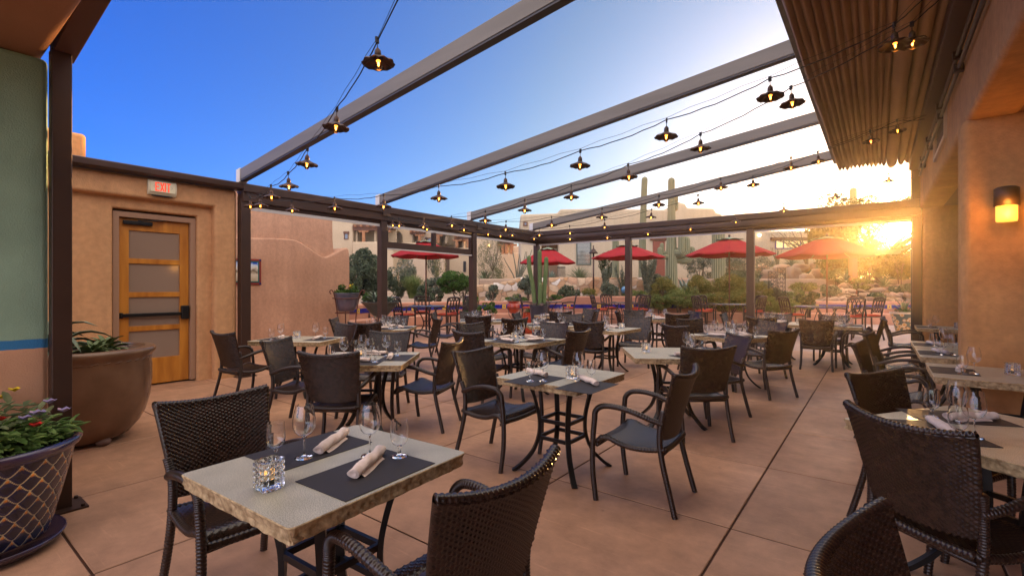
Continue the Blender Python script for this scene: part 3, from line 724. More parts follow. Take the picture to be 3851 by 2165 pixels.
def table_proto(sx, sy, seed):
    t = thing('stone_table', 'x', 'table')
    # slab with rock-faced rim
    m = MB(); K = 44; rr = random.Random(seed); th = 0.056
    per = []
    for side in range(4):
        for i in range(K):
            u = -1+2*i/K
            x, y = [(u,-1),(1,u),(-u,1),(-1,-u)][side]
            # round the corners a little
            X, Y = x*sx/2, y*sy/2; cr = 0.018
            ex, ey = abs(X)-(sx/2-cr), abs(Y)-(sy/2-cr)
            if ex > 0 and ey > 0:
                d = math.hypot(ex, ey)
                if d > cr:
                    X = math.copysign(sx/2-cr+ex*cr/d, X); Y = math.copysign(sy/2-cr+ey*cr/d, Y)
            per.append((X, Y))
    n = len(per); rings = [(0.0,-0.004,0),(0.0,0.0,0),(-0.006,0.35,1),(-0.008,0.62,1),(-0.008,0.85,1),(-0.010,1.0,.6)]
    vs = []; off = Vector((seed*3.1, seed*1.7, 0))
    for (ins, f, amp) in rings:
        z = TOPZ - th*max(0, f) - (0.0 if f <= 0 else 0.0)
        if f < 0: z = TOPZ
        for (X, Y) in per:
            L = math.hypot(X, Y); nz = mnoise.noise(Vector((X*28, Y*28, f*3.5))+off)+0.6*mnoise.noise(Vector((X*70, Y*70, f*7))+off)
            k = (0.003 if f < 0 else 0.0) - ins - amp*0.009*nz
            q = max(abs(X)/(sx/2), abs(Y)/(sy/2))
            nx_ = 1 if abs(X)/(sx/2) > 0.985 else 0; ny_ = 1 if abs(Y)/(sy/2) > 0.985 else 0
            vs.append((X - math.copysign(nx_*k, X), Y - math.copysign(ny_*k, Y), z - (0.003 if f == 0 else 0)))
    fs = [tuple(range(n))]
    for j in range(len(rings)-1):
        for i in range(n):
            k = (i+1) % n; fs.append((j*n+i, (j+1)*n+i, (j+1)*n+k, j*n+k))
    fs.append(tuple((len(rings)-1)*n + i for i in reversed(range(n))))
    m.add(vs, fs); m.build('tabletop', M_stone, t)
    b = 0.155
    MB().box(-0.2,0.2,-0.2,0.2,TOPZ-th-0.012,TOPZ-th-0.001).build('mounting_plate', M_iron, t)
    for ax, ay in ((1,1),(-1,1),(-1,-1),(1,-1)):
        q = [(0.19,0.675),(0.165,0.6),(0.142,0.48),(0.132,0.38),(0.137,0.27),(0.17,0.15),(0.235,0.05),(0.285,0.0)]
        pts = spline([(ax*r, ay*r, z) for r, z in q], 26)
        dg = Vector((ax, ay, 0)).normalized(); tg = Vector((-ay, ax, 0)).normalized()
        lm = MB(); v2 = []
        for i, p in enumerate(pts):
            d = (pts[min(i+1, len(pts)-1)]-pts[max(i-1, 0)]).normalized(); nn = tg.cross(d).normalized()
            for (a, c) in ((-1,-1),(1,-1),(1,1),(-1,1)): v2.append(p + tg*a*0.019 + nn*c*0.012)
        N_ = len(pts); f2 = [(3,2,1,0), tuple(4*(N_-1)+k for k in range(4))]
        for i in range(N_-1):
            for k in range(4): l = (k+1) % 4; f2.append((4*i+k, 4*i+l, 4*i+4+l, 4*i+4+k))
        v2 = [(p[0], p[1], max(0.0, p[2])) for p in v2]
        lm.add(v2, f2); o = lm.build('leg', M_iron, t)
        bm = bmesh.new(); bm.from_mesh(o.data); bmesh.ops.recalc_face_normals(bm, faces=bm.faces); bm.to_mesh(o.data); bm.free()
    for z, r in ((0.40,0.131),(0.262,0.137)):
        rg = MB()
        for s in (-1, 1):
            rg.box(-r-0.008, r+0.008, s*r-0.009, s*r+0.009, z-0.014, z+0.014)
            rg.box(s*r-0.009, s*r+0.009, -r+0.0095, r-0.0095, z-0.0138, z+0.0138)
        rg.build('stretcher_ring', M_iron, t)
    return t
TWO = Copier(table_proto(0.735, 0.80, 1)); FOUR = Copier(table_proto(0.92, 0.92, 2)); LONG = Copier(table_proto(1.02, 0.74, 3))
TABLES = {}
def table(key, kind, lat, dep, ang, label, short):
    """ang: angle of the table's local x axis seen from above, 0 = to the right of the viewpoint, ccw"""
    w = V(lat, dep); rz = R(ang) + R(37.3)
    o = kind.put((w.x, w.y, 0), rz, label, group='stone topped dining tables')
    TABLES[key] = (w, rz, short); return o
table('t1', TWO, -0.722, 1.93, -34.5, 'nearest square stone table at front left with glass candle holder', 'front left table')
table('t2', TWO, 0.405, 3.87, -38.0, 'square stone table in the middle foreground with open legs in view', 'middle foreground table')
table('t3', FOUR, -1.46, 4.80, 0.0, 'four place stone table left of centre ringed by four chairs', 'left centre four place table')
table('t4', LONG, -2.93, 6.60, -8.0, 'stone table beside the pink wall behind the door wall post', 'table beside the pink wall')
table('t5', FOUR, -2.22, 8.45, 0.0, 'stone table in front of the large bowl planter', 'table before the bowl planter')
table('t6', FOUR, 0.10, 6.50, 52.0, 'diamond turned four place stone table behind the middle foreground table', 'diamond turned four place table')
table('t7', FOUR, 1.62, 8.30, 52.0, 'stone table with one glass block in front of the tall saguaro', 'table before the tall saguaro')
table('t8', FOUR, 1.72, 5.20, -5.0, 'stone table right of centre with its near left corner bare', 'bare cornered right centre table')
table('t9', FOUR, 3.22, 7.08, 26.0, 'four place stone table on the right with many glasses', 'right four place table')
table('t11', FOUR, 3.35, 11.05, -3.0, 'far stone table in front of the yellow green bushes', 'far table before the bushes')
table('t12', FOUR, 1.20, 12.25, 40.0, 'far stone table near the cactus pot and corner post', 'far table near the cactus pot')
table('t13', FOUR, 0.74, 9.15, 4.0, 'stone table between the diamond turned table and the far cactus table', 'table behind the diamond turned one')
table('t14', FOUR, -0.66, 10.40, 6.0, 'far stone table below the transom window post', 'far table below the transom post')
def wtable(key, kind, x, y, rz, label, short):
    o = kind.put((x, y, 0), R(rz), label, group='stone topped dining tables'); TABLES[key] = (Vector((x, y, 0)), R(rz), short)
wtable('t10', FOUR, -1.62, 10.92, 0, 'left one of two joined stone tables before the right umbrella', 'left joined far table')
wtable('t10b', FOUR, -0.68, 10.92, 0, 'right one of two joined stone tables before the right umbrella', 'right joined far table')
wtable('t16', FOUR, 0.81, 5.49, 0, 'stone table set against the front of the right partition wall', 'table before the right partition')
wtable('t17', FOUR, 0.80, 6.87, 0, 'stone table half hidden just behind the right partition wall', 'table behind the right partition')
wtable('t18', FOUR, 0.80, 7.83, 0, 'second stone table behind the right partition, joined to the first', 'second table behind the right partition')
wtable('t19', FOUR, 1.0, 11.35, 0, 'farthest stone table on the right beside the last post', 'farthest right table')
w15 = V(2.36, 2.30); FOURC = FOUR
o = FOUR.put((w15.x, w15.y, 0), R(19+37.3), 'nearest stone table at the right edge behind a large woven chair', group='stone topped dining tables'); TABLES['t15'] = (w15, R(19+37.3), 'near right edge table')
# ------------------------------------------------------------------ chairs
c = chair2
chair_at(-1.52, 2.47, 0.80, -0.60, 'woven chair at the far left side of the front left table')
chair_at(-0.03, 1.45, -0.75, 0.66, 'large woven chair back in the bottom centre foreground')
c((1701,1326),(1857,1302),'f','woven chair on the left side of the middle foreground table')
c((2533,1412),(2612,1372),'b','woven chair facing left at the right of the middle foreground table')
c((986,1286),(1095,1267),'f','woven chair with a sunlit back at left of the left centre table')
c((1118,1323),(1356,1324),'b','woven chair with its back to us before the left centre table')
c((1659,1291),(1736,1270),'b','woven chair facing left at right of the left centre table')
c((1388,1245),(1544,1246),'f','woven chair at the far side of the left centre table')
c((800,1245),(881,1252),'b','woven chair in front of the door wall beside the wooden door')
c((1259,1213),(1349,1219),'f','woven chair at the right end of the table beside the pink wall')
chair_at(-3.20, 8.65, 1.0, 0.1, 'sky lit woven chair at left of the table before the bowl planter')
chair_at(-2.36, 7.70, 0.0, 1.0, 'dark woven chair back before the bowl planter table')
chair_at(-2.30, 9.45, 0.05, -1.0, 'woven chair between the bowl planter and its table')
chair_at(-1.35, 8.75, -1.0, 0.1, 'woven chair facing left at right of the bowl planter table')
chair_at(-1.72, 10.55, 1.0, 0.0, 'woven chair facing right at left of the transom post table')
chair_at(-0.68, 9.62, 0.0, 1.0, 'dark woven chair back before the transom post table')
chair_at(-0.97, 11.35, 0.0, -1.0, 'woven chair at the far side of the transom post table')
chair_at(0.05, 8.75, -0.45, 0.9, 'woven chair with gold edge left of the table behind the diamond one')
chair_at(0.10, 10.55, 0.95, -0.3, 'small bluish woven chair near the red pots facing right')
c((2029,1208),(2143,1214),'f','woven chair facing us behind the diamond turned table')
c((2135,1246),(2215,1236),'b','woven chair facing left at the right of the diamond turned table')
c((1703,1241),(1820,1250),'b','woven chair at the near left of the diamond turned table')
c((1718,1218),(1826,1210),'f','woven chair with gold lit corner at the far left of the diamond table')
c((2153,1206),(2272,1210),'b','dark woven chair back before the tall saguaro table')
chair_at(1.24, 10.25, -0.1, -1.0, 'woven chair facing us behind the table with the far glass block')
chair_at(1.14, 11.30, 0.05, 1.0, 'woven chair back before the far table near the cactus pot')
chair_at(2.10, 12.75, -0.7, -0.7, 'bluish woven chair on the far right of the cactus pot table')
chair_at(2.02, 11.65, -1.0, 0.3, 'narrow dark woven chair right of the cactus pot table')
chair_at(2.50, 11.35, 1.0, -0.1, 'navy looking woven chair at left of the far table before the bushes')
chair_at(2.42, 9.25, -0.4, -0.9, 'woven chair facing us behind the tall saguaro table')
chair_at(3.05, 12.05, 0.1, -1.0, 'bluish woven chair behind the far table before the bushes')
chair_at(3.55, 10.30, -0.03, 1.0, 'dark woven chair back before the bushes table')
chair_at(4.28, 11.25, -0.9, -0.2, 'blue tinted woven chair at right of the far table before the bushes')
c((2540,1199),(2648,1197),'f','woven chair facing us at the far side of the right four place table')
c((2492,1217),(2591,1226),'b','woven chair facing right at the left end of the right four place table')
c((2558,1304),(2768,1302),'b','large dark woven chair back before the right centre table')
c((2728,1250),(2830,1268),'f','sheen lit woven chair facing left at right of the right centre table')
chair_at(3.55, 6.28, -0.35, 0.93, 'woven chair with its back to us before the right four place table')
c((2849,1204),(2965,1212),'f','woven chair at the far right of the right four place table')
chair_at(4.72, 9.10, 0.606, 0.795, 'dark woven chair back before the left joined far table')
chair_at(5.33, 8.42, 0.58, 0.81, 'dark woven chair back before the right joined far table')
def wchair(x, y, fx, fy, label):
    CH.put((x, y, 0), math.atan2(fy, fx)-math.pi/2, label, group='woven dining chairs')
wchair(-1.72, 11.78, 0.05, -1, 'woven chair at the far side of the left joined table')
wchair(-0.72, 11.76, -0.04, -1, 'woven chair at the far side of the right joined table')
wchair(-2.62, 10.9, 1, 0.05, 'narrow woven chair at the left end of the joined tables')
wchair(0.06, 10.62, -1, 0.06, 'woven chair facing left at the right end of the joined tables')
wchair(-0.08, 8.05, 1, 0.05, 'woven chair at the second table behind the right partition')
wchair(-0.07, 7.18, 1, -0.12, 'woven chair facing right at the table behind the right partition')
wchair(-0.14, 5.95, 1, -0.12, 'woven chair facing right at the table before the right partition')
wchair(0.10, 11.40, 1, 0.0, 'woven chair facing right at the farthest right table')
chair_at(2.375, 3.13, 0.34, -0.94, 'dark woven chair at the far side of the near right edge table')
chair_at(1.675, 2.05, 0.97, 0.24, 'large woven chair in the right foreground facing the edge table')
chair_at(0.76, 1.05, 0.66, -0.75, 'woven chair back cut off at the bottom right edge')
# ================================================================== table settings
M_mat = mat('placemat_vinyl', (0.030,0.026,0.028), 0.62, col2=(0.042,0.036,0.038), scale=400, detail=1, bump=0.4, bscale=700, bdist=0.001, spec=0.3)
M_nap = mat('napkin_linen', (0.80,0.64,0.55), 0.85, col2=(0.72,0.57,0.48), scale=30, bump=0.3, bscale=500, bdist=0.001, sheen=0.2)
M_glass = mat('clear_glass', (1,1,1), 0.0, trans=1.0, ior=1.45, spec=0.5)
M_cut = mat('cut_glass', (0.97,0.97,0.95), 0.02, trans=1.0, ior=1.48)
M_flame = mat('candle_flame', (1,0.5,0.1), 0.5, emit=(1.0,0.45,0.1), estr=0.8)
M_wax = mat('candle_wax', (0.75,0.66,0.5), 0.5, sub=0.2)
def glass_shell(prof, t=0.0011):          # outer profile -> thin walled vessel
    inner = [(max(0.0, r-t), z+(t if i == 0 else 0)) for i, (r, z) in enumerate(prof)]
    return prof + list(reversed(inner))
def wine_proto():
    t = thing('wine_glass', 'x', 'wine glass')
    MB().lathe([(0,0),(0.036,0.0),(0.0365,0.0015),(0.03,0.004),(0.012,0.007),(0.0045,0.013),(0.0036,0.03),(0.0034,0.07),(0.0042,0.082),(0.007,0.0875)], 20, capb=False, capt=True).build('stem', M_glass, t, smooth=True)
    o = [(0.0,0.0885),(0.012,0.0895),(0.025,0.096),(0.036,0.108),(0.0435,0.125),(0.0455,0.142),(0.0445,0.160),(0.0405,0.182),(0.0350,0.205),(0.0325,0.216)]
    MB().lathe(glass_shell(o), 28, capb=False, capt=False).build('bowl', M_glass, t, angle=35)
    return t
def water_proto():
    t = thing('water_glass', 'x', 'glass')
    MB().lathe([(0,0),(0.034,0.0),(0.0345,0.0015),(0.028,0.004),(0.011,0.008),(0.0062,0.016),(0.0062,0.035),(0.010,0.0435)], 20, capb=False, capt=True).build('stem', M_glass, t, smooth=True)
    o = [(0.0,0.0445),(0.014,0.0455),(0.026,0.053),(0.034,0.066),(0.0370,0.084),(0.0370,0.105),(0.0350,0.130),(0.0330,0.150)]
    MB().lathe(glass_shell(o), 28, capb=False, capt=False).build('bowl', M_glass, t, angle=35)
    return t
def napkin_proto():
    t = thing('rolled_napkin', 'x', 'napkin')
    m = MB(); n = 40; L = 0.27; seg = 18; vs = []
    for i in range(n+1):
        u = i/n; x = -L/2 + L*u
        for k in range(seg):
            th = 2*math.pi*k/seg
            r = 0.0205 + 0.0035*(1-abs(2*u-1)) + 0.0022*math.sin(th*1+u*9) + 0.0016*math.sin(th*3+u*17) + 0.001*math.sin(u*60)
            if abs(u-0.62) < 0.012: r *= 0.985
            z = r*math.sin(th)*0.86
            vs.append((x + 0.006*math.sin(th)*(1 if i in (0, n) else 0), r*1.08*math.cos(th) + 0.006*math.sin(u*3), max(-0.0215, z)+0.0215))
    fs = []
    for i in range(n):
        for k in range(seg):
            l = (k+1) % seg; fs.append((i*seg+k, (i+1)*seg+k, (i+1)*seg+l, i*seg+l))
    # recessed spiral ends
    m.add(vs, fs)
    for end, x, sg in ((0, -L/2, 1), (n, L/2, -1)):
        base = [Vector(vs[end*seg+k]) for k in range(seg)]; cc = sum(base, Vector())/seg
        r2 = [cc+(p-cc)*0.72+Vector((sg*0.006,0,0)) for p in base]; r3 = [cc+(p-cc)*0.66+Vector((-sg*0.001,0,0)) for p in base]; r4 = [cc+(p-cc)*0.34+Vector((sg*0.010,0,0)) for p in base]
        a = base+r2+r3+r4; f = []
        for j in range(3):
            for k in range(seg):
                l = (k+1) % seg; f.append((j*seg+k, j*seg+l, (j+1)*seg+l, (j+1)*seg+k))
        f.append(tuple(3*seg+k for k in range(seg)))
        m.add(a, f)
    # loose flap of cloth along the roll
    m.grid(lambda u, v: (-L*0.30+L*0.72*u, 0.022+0.016*v, 0.012-0.0105*v+0.002*math.sin(u*7)), 12, 3)
    o = m.build('cloth_roll', M_nap, t, smooth=True)
    bm = bmesh.new(); bm.from_mesh(o.data); bmesh.ops.remove_doubles(bm, verts=bm.verts, dist=0.0001); bmesh.ops.recalc_face_normals(bm, faces=bm.faces); bm.to_mesh(o.data); bm.free()
    return t
def holder_proto():
    t = thing('candle_holder', 'x', 'candle holder')
    m = MB(); w, h = 0.038, 0.098; nb = 4
    # square cut-glass tumbler: grid of raised pillows on each side
    K = nb*4; Kz = 5*4; vs = []; per = []
    for side in range(4):
        for i in range(K):
            u = -1+2*i/K; per.append([(u,-1),(1,u),(-u,1),(-1,-u)][side] + (side, i))
    n = len(per)
    for j in range(Kz+1):
        z = h*j/Kz
        for (x, y, s, i) in per:
            b = 0.0045*abs(math.sin(math.pi*i/4))**0.6*abs(math.sin(math.pi*j/4))**0.6
            q = (w + b); rx, ry = x, y
            l = math.hypot(x, y); f = min(1, 1.24/l) if l > 1.24 else 1
            vs.append((x*q*f if abs(x) == 1 else x*w*f, y*q*f if abs(y) == 1 else y*w*f, z))
    fs = [tuple(reversed(range(n)))]
    for j in range(Kz):
        for i in range(n): k = (i+1) % n; fs.append((j*n+i, j*n+k, (j+1)*n+k, (j+1)*n+i))
    # inside wall
    base = len(vs); inr = []
    for z in (h, 0.018):
        for (x, y, s, i) in per:
            l = math.hypot(x, y); q = 0.034/ (l if True else 1); vs.append((x*q, y*q, z))
    for i in range(n):
        k = (i+1) % n
        fs.append((Kz*n+i, Kz*n+k, base+k, base+i)); fs.append((base+i, base+k, base+n+k, base+n+i))
    fs.append(tuple(base+n+i for i in range(n)))
    m.add(vs, fs); m.build('cut_glass', M_cut, t)
    tl = MB().lathe([(0.0,0.019),(0.019,0.019),(0.019,0.036),(0.0,0.037)], 14, capb=False, capt=False).build('tea_light', M_wax, t, smooth=True)
    MB().lathe([(0.0,0.040),(0.0045,0.045),(0.003,0.056),(0.0,0.066)], 8, capb=False, capt=False).build('flame', M_flame, tl, smooth=True)
    return t
def placemat_proto():
    o = MB().box(-0.21,0.21,-0.145,0.145,0.0008,0.003).build('placemat', M_mat); tag(o, 'x', 'placemat'); return o
WINE, WATER, NAP, HOLD, PMAT = Copier(wine_proto()), Copier(water_proto()), Copier(napkin_proto()), Copier(holder_proto()), Copier(placemat_proto())
sr = random.Random(11)
def on(key, x, y, z=TOPZ):
    w, rz, short = TABLES[key]; c_, s_ = math.cos(rz), math.sin(rz)
    return (w.x + x*c_ - y*s_, w.y + x*s_ + y*c_, z)
def setting(key, side, half, what, jit=0.012, nap=None, wine2=False):
    """side: angle in the table's own axes from its centre to the diner; what: words that single the place out"""
    w, rz, short = TABLES[key]; a = R(side); d = (math.cos(a), math.sin(a)); r = (-d[1], d[0])
    def at(dd, rr_, z=TOPZ): return on(key, d[0]*dd + r[0]*rr_, d[1]*dd + r[1]*rr_, z)
    j = lambda s=jit: sr.uniform(-s, s)
    wa = rz + a
    PMAT.put(at(half-0.155, 0.02+j(), TOPZ), wa+math.pi/2, f'dark placemat at the {what} place of the {short}', group='dark placemats')
    nd, nr, na = nap or (half-0.20+j(), -0.01+j(0.02), sr.uniform(-0.5, 0.5))
    NAP.put(at(nd, nr, TOPZ+0.0032), wa+math.pi/2+na, f'rolled napkin at the {what} place of the {short}', group='rolled linen napkins')
    z = TOPZ+0.0032
    WINE.put(at(half-0.275+j(), 0.10+j(), z), sr.random()*6, f'wine glass at the {what} place of the {short}', group='wine glasses')
    WATER.put(at(half-0.185+j(), 0.165+j(), z), sr.random()*6, f'small stemmed glass at the {what} place of the {short}', group='small stemmed glasses')
def candle(key, x, y, what):
    HOLD.put(on(key, x, y, TOPZ+0.0005), TABLES[key][1]+sr.uniform(-0.2, 0.2), what, group='cut glass candle holders')
# front left table, placed as seen
def t1put(C, x, y, z, rot, label, grp): C.put(on('t1', x, y, z), TABLES['t1'][1]+rot, label, group=grp)
t1put(PMAT, 0.205, 0.015, TOPZ, R(90), 'dark placemat on the near right side of the front left table', 'dark placemats')
t1put(PMAT, -0.215, 0.045, TOPZ, R(90), 'dark placemat on the far left side of the front left table', 'dark placemats')
t1put(NAP, 0.155, 0.05, TOPZ+.0032, R(-62), 'rolled napkin on the near placemat of the front left table', 'rolled linen napkins')
t1put(NAP, -0.185, 0.13, TOPZ+.0032, R(-60), 'rolled napkin lying behind the front left table glasses', 'rolled linen napkins')
t1put(WINE, 0.06, 0.138, TOPZ+.0005, 0, 'tall wine glass behind the near napkin of the front left table', 'wine glasses')
t1put(WINE, -0.137, -0.036, TOPZ+.0032, 0, 'tall wine glass left of centre on the front left table', 'wine glasses')
t1put(WATER, 0.174, 0.197, TOPZ+.0032, 0, 'small stemmed glass at the right on the front left table', 'small stemmed glasses')
t1put(WATER, -0.217, -0.112, TOPZ+.0032, 0, 'small stemmed glass behind the candle holder on front left table', 'small stemmed glasses')
candle('t1', 0.03, -0.275, 'cut glass candle holder on the front left table')
# middle foreground table
def t2put(C, sx, sy, z, rot, label, grp): C.put(PZ(sx, sy, TOPZ)[:2]+(z,) if False else (PZ(sx, sy, TOPZ).x, PZ(sx, sy, TOPZ).y, z), TABLES['t2'][1]+rot, label, group=grp)
t2put(PMAT, 2012, 1428, TOPZ, R(90), 'dark placemat on the left side of the middle foreground table', 'dark placemats')
t2put(PMAT, 2207, 1453, TOPZ, R(90), 'dark placemat on the right side of the middle foreground table', 'dark placemats')
t2put(NAP, 2016, 1410, TOPZ+.0032, R(-20), 'rolled napkin on the left placemat of the middle foreground table', 'rolled linen napkins')
t2put(NAP, 2211, 1440, TOPZ+.0032, R(-35), 'rolled napkin on the right placemat of the middle foreground table', 'rolled linen napkins')
t2put(WINE, 2042, 1433, TOPZ+.0032, 0, 'wine glass on the left placemat of the middle foreground table', 'wine glasses')
t2put(WINE, 2175, 1430, TOPZ+.0005, 0, 'wine glass beside the candle holder of the middle foreground table', 'wine glasses')
t2put(WATER, 1993, 1434, TOPZ+.0032, 0, 'small stemmed glass at left on the middle foreground table', 'small stemmed glasses')
t2put(WATER, 2224, 1429, TOPZ+.0032, 0, 'small stemmed glass at right on the middle foreground table', 'small stemmed glasses')
pz = PZ(2151, 1424, TOPZ); HOLD.put((pz.x, pz.y, TOPZ+.0005), TABLES['t2'][1]+0.3, 'cut glass candle holder on the middle foreground table', group='cut glass candle holders')
# the rest: place settings face each chair
for key, half, sides in (
    ('t3', 0.46, ((-90,'near'),(0,'right'),(90,'far'),(180,'left'))),
    ('t5', 0.46, ((-90,'near'),(0,'right'),(90,'far'),(180,'left'))),
    ('t6', 0.46, ((-90,'near right'),(0,'far right'),(90,'far left'),(180,'near left'))),
    ('t7', 0.46, ((0,'far right'),(180,'near left'))),
    ('t9', 0.46, ((-90,'near'),(0,'right'),(90,'far'),(180,'left'))),
    ('t11', 0.46, ((-90,'near'),(0,'right'),(90,'far'),(180,'left'))),
    ('t12', 0.46, ((-90,'near right'),(0,'far right'),(180,'near left'))),
    ('t13', 0.46, ((0,'right'),(90,'far'),(180,'left'))),
    ('t14', 0.46, ((-90,'near'),(0,'right'),(90,'far'),(180,'left'))),
    ('t10', 0.46, ((-90,'near'),(90,'far'),(180,'left'))),
    ('t10b', 0.46, ((-90,'near'),(90,'far'),(0,'right'))),
    ('t16', 0.46, ((180,'left'),(0,'right'))),
    ('t17', 0.46, ((180,'left'),)), ('t18', 0.46, ((180,'left'),)),
    ('t19', 0.46, ((180,'left'),)),
    ('t8', 0.46, ((0,'right'),(-60,'near'))),
    ('t15', 0.46, ((148,'far left'),(58,'far right')))):
    for a, wd in sides:
        setting(key, a, half, wd)
setting('t4', 0, 0.47, 'right'); setting('t4', 180, 0.47, 'left')
for key, x, y in (('t3',-0.05,0.02),('t6',-0.03,0.05),('t7',0.1,-0.25),('t9',0.02,0.0),('t11',-0.1,0.02),('t13',-0.28,0.2),('t10',0.38,0.0),('t16',0.05,0.02),('t17',0.05,0.1),('t19',0.1,0.05),('t8',-0.26,0.02),('t4',-0.1,0.12),('t14',0.02,0.02),('t5',0.0,0.03)):
    candle(key, x, y, f'cut glass candle holder on the {TABLES[key][2]}')
# ================================================================== string lights
M_cable = mat('cable_black', (0.012,0.011,0.012), 0.6)
M_shade = mat('shade_rusty', (0.05,0.030,0.024), 0.42, col2=(0.085,0.04,0.025), scale=25, metal=0.6, rnd=0.1)
M_bulb = mat('bulb_glass', (1.0,0.70,0.36), 0.0, trans=1.0, ior=1.2)
M_fil = mat('bulb_filament', (1,0.5,0.1), 0.5, emit=(1.0,0.42,0.07), estr=7.0)
M_capb = mat('bulb_base', (0.5,0.22,0.06), 0.35, metal=0.5, emit=(1.0,0.3,0.04), estr=2.5)
def lamp_proto():
    t = thing('pendant_light', 'x', 'pendant lamp')
    m = MB(); seg = 40
    prof = [(0.018,0.055),(0.022,0.045),(0.03,0.038),(0.055,0.026),(0.085,0.010),(0.1,0.0)]
    wob = lambda th, z: 1+0.02*math.cos(10*th)*(1 if z < 0.02 else 0)
    def shell(off): return [(r, z+off) for r, z in prof]
    vs = []
    for off in (0.0, -0.0022):
        for (r, z) in shell(off):
            for k in range(seg):
                th = 2*math.pi*k/seg; q = r*(1+(0.035*math.cos(10*th) if r > 0.08 else 0)); zz = z+(0.0045*math.cos(10*th) if r > 0.08 else 0)
                vs.append((q*math.cos(th), q*math.sin(th), zz))
    n = len(prof); fs = []
    for s in (0, 1):
        b = s*n*seg
        for i in range(n-1):
            for k in range(seg):
                l = (k+1) % seg; f = (b+i*seg+k, b+(i+1)*seg+k, b+(i+1)*seg+l, b+i*seg+l); fs.append(f if s == 0 else tuple(reversed(f)))
    for k in range(seg):
        l = (k+1) % seg; a = (n-1)*seg; fs.append((a+k, n*seg+a+k, n*seg+a+l, a+l))
    m.add(vs, fs); m.build('lamp_shade', M_shade, t, smooth=True)
    MB().lathe([(0.0,0.095),(0.009,0.095),(0.012,0.088),(0.019,0.08),(0.021,0.06),(0.0215,0.02),(0.0,0.02)], 16, capb=False, capt=False).build('socket', M_shade, t, smooth=True)
    MB().tube([(0,0,0.092),(0,0,0.15)], 0.003, 6).box(-0.007,0.007,-0.012,0.012,0.128,0.165).build('hanger', M_cable, t)
    bl = MB().lathe([(0.0,-0.042),(0.012,-0.040),(0.020,-0.030),(0.0225,-0.018),(0.020,-0.003),(0.014,0.012),(0.013,0.019)], 16, capb=False, capt=True).build('bulb', M_bulb, t, smooth=True)
    MB().lathe([(0.0,-0.020),(0.0035,-0.016),(0.0055,-0.006),(0.0045,0.004),(0.0,0.008)], 8, capb=False, capt=False).build('filament', M_fil, bl, smooth=True)
    MB().lathe([(0.0,0.008),(0.010,0.008),(0.0115,0.018),(0.0,0.019)], 10, capb=False, capt=False).build('bulb_base', M_capb, bl, smooth=True)
    return t
LAMP = Copier(lamp_proto())
D2S = 3851/2576
ORD = ['first','second','third','fourth','fifth','sixth','seventh','eighth','ninth','tenth','eleventh']
def string_run(A, B, zA, zB, lamps, what):
    """A, B: plan points (world x, y) of the two anchors; lamps: photo positions (half scale) of the lamp shades along the run"""
    fx = Vector((FW.x, FW.y)); rx = Vector((RT.x, RT.y))
    a2 = (Vector(A).dot(rx), Vector(A).dot(fx)); b2 = (Vector(B).dot(rx), Vector(B).dot(fx))
    pts = []
    for (dx, dy) in lamps:
        a = (dx*D2S-1925.5)/FPX
        s = (a*a2[1]-a2[0])/((b2[0]-a2[0])-a*(b2[1]-a2[1]))
        lat, dep = a2[0]+s*(b2[0]-a2[0]), a2[1]+s*(b2[1]-a2[1])
        pts.append((s, V(lat, dep, EYE+dep*(1082.5-dy*D2S)/FPX)))
    pts.sort(key=lambda q: q[0])
    for i, (s, p) in enumerate(pts):
        LAMP.put(p, random.random()*6, f'{ORD[i]} small pendant lamp from the left on the {what}', group='string light pendants', tilt=(random.uniform(-.06,.06), random.uniform(-.06,.06)))
    P = [Vector((A[0], A[1], zA))] + [p+Vector((0,0,0.150)) for s, p in pts] + [Vector((B[0], B[1], zB))]
    t = thing('light_string', f'black cable and wire of the {what}', 'string lights', (0,0,0), 0, 'string light cables')
    q = []
    for i in range(len(P)-1):               # cord droops a touch between hangers
        L = (P[i+1]-P[i]).length
        for k in range(8):
            u = k/8; q.append(P[i].lerp(P[i+1], u)+Vector((0,0,-0.035*min(L, 1.5)*4*u*(1-u) + 0.004*math.sin(k*2.4+i))))
    q.append(P[-1])
    MB().tube(q, 0.0045, 6).build('cord', M_cable, t, smooth=True)
    w = []
    for i in range(len(P)-1):
        for k in range(4): w.append(P[i].lerp(P[i+1], k/4)+Vector((0,0,0.018+0.012*(k % 2))))
    w.append(P[-1]); MB().tube(w, 0.0018, 5).build('support_wire', M_cable, t, smooth=True)
p1, p2, p3 = (PX+0.08, 3.62), (PX+0.08, 6.39), (PX+0.08, 9.23)
string_run(p1, (0.60, 0.95), 3.02, 4.2, [(952,160),(845,322),(772,415),(727,470),(683,497),(655,518),(630,520)], 'string nearest the camera')
string_run(p1, (0.55, 4.38), 3.02, 3.75, [(2252,115),(1938,245),(1676,345),(1459,418),(1272,470),(1104,500),(965,520),(842,525),(735,530)], 'string crossing from the door wall post')
string_run(p2, (0.55, 4.60), 2.95, 3.72, [(2295,110),(1993,262),(1762,375),(1582,447),(1437,497),(1320,530),(1221,556),(1137,567),(1065,571),(988,567)], 'upper string from the transom post')
string_run(p2, (0.50, 8.25), 2.9, 3.7, [(2191,357),(1990,423),(1814,473),(1657,516),(1514,547),(1388,567),(1272,577),(1167,578),(1074,577),(1004,568)], 'lower string from the transom post')
string_run(p3, (0.50, 8.45), 2.95, 3.7, [(2258,330),(2059,407),(1895,466),(1757,512),(1638,547),(1521,571),(1434,586),(1357,591),(1289,592),(1228,590)], 'upper string from the far left post')
string_run(p3, (0.52, 12.0), 2.85, 3.55, [(2236,456),(2101,497),(1972,530),(1851,558),(1737,577),(1630,589),(1528,598),(1434,601),(1344,600),(1259,594)], 'lowest string along the back beam')
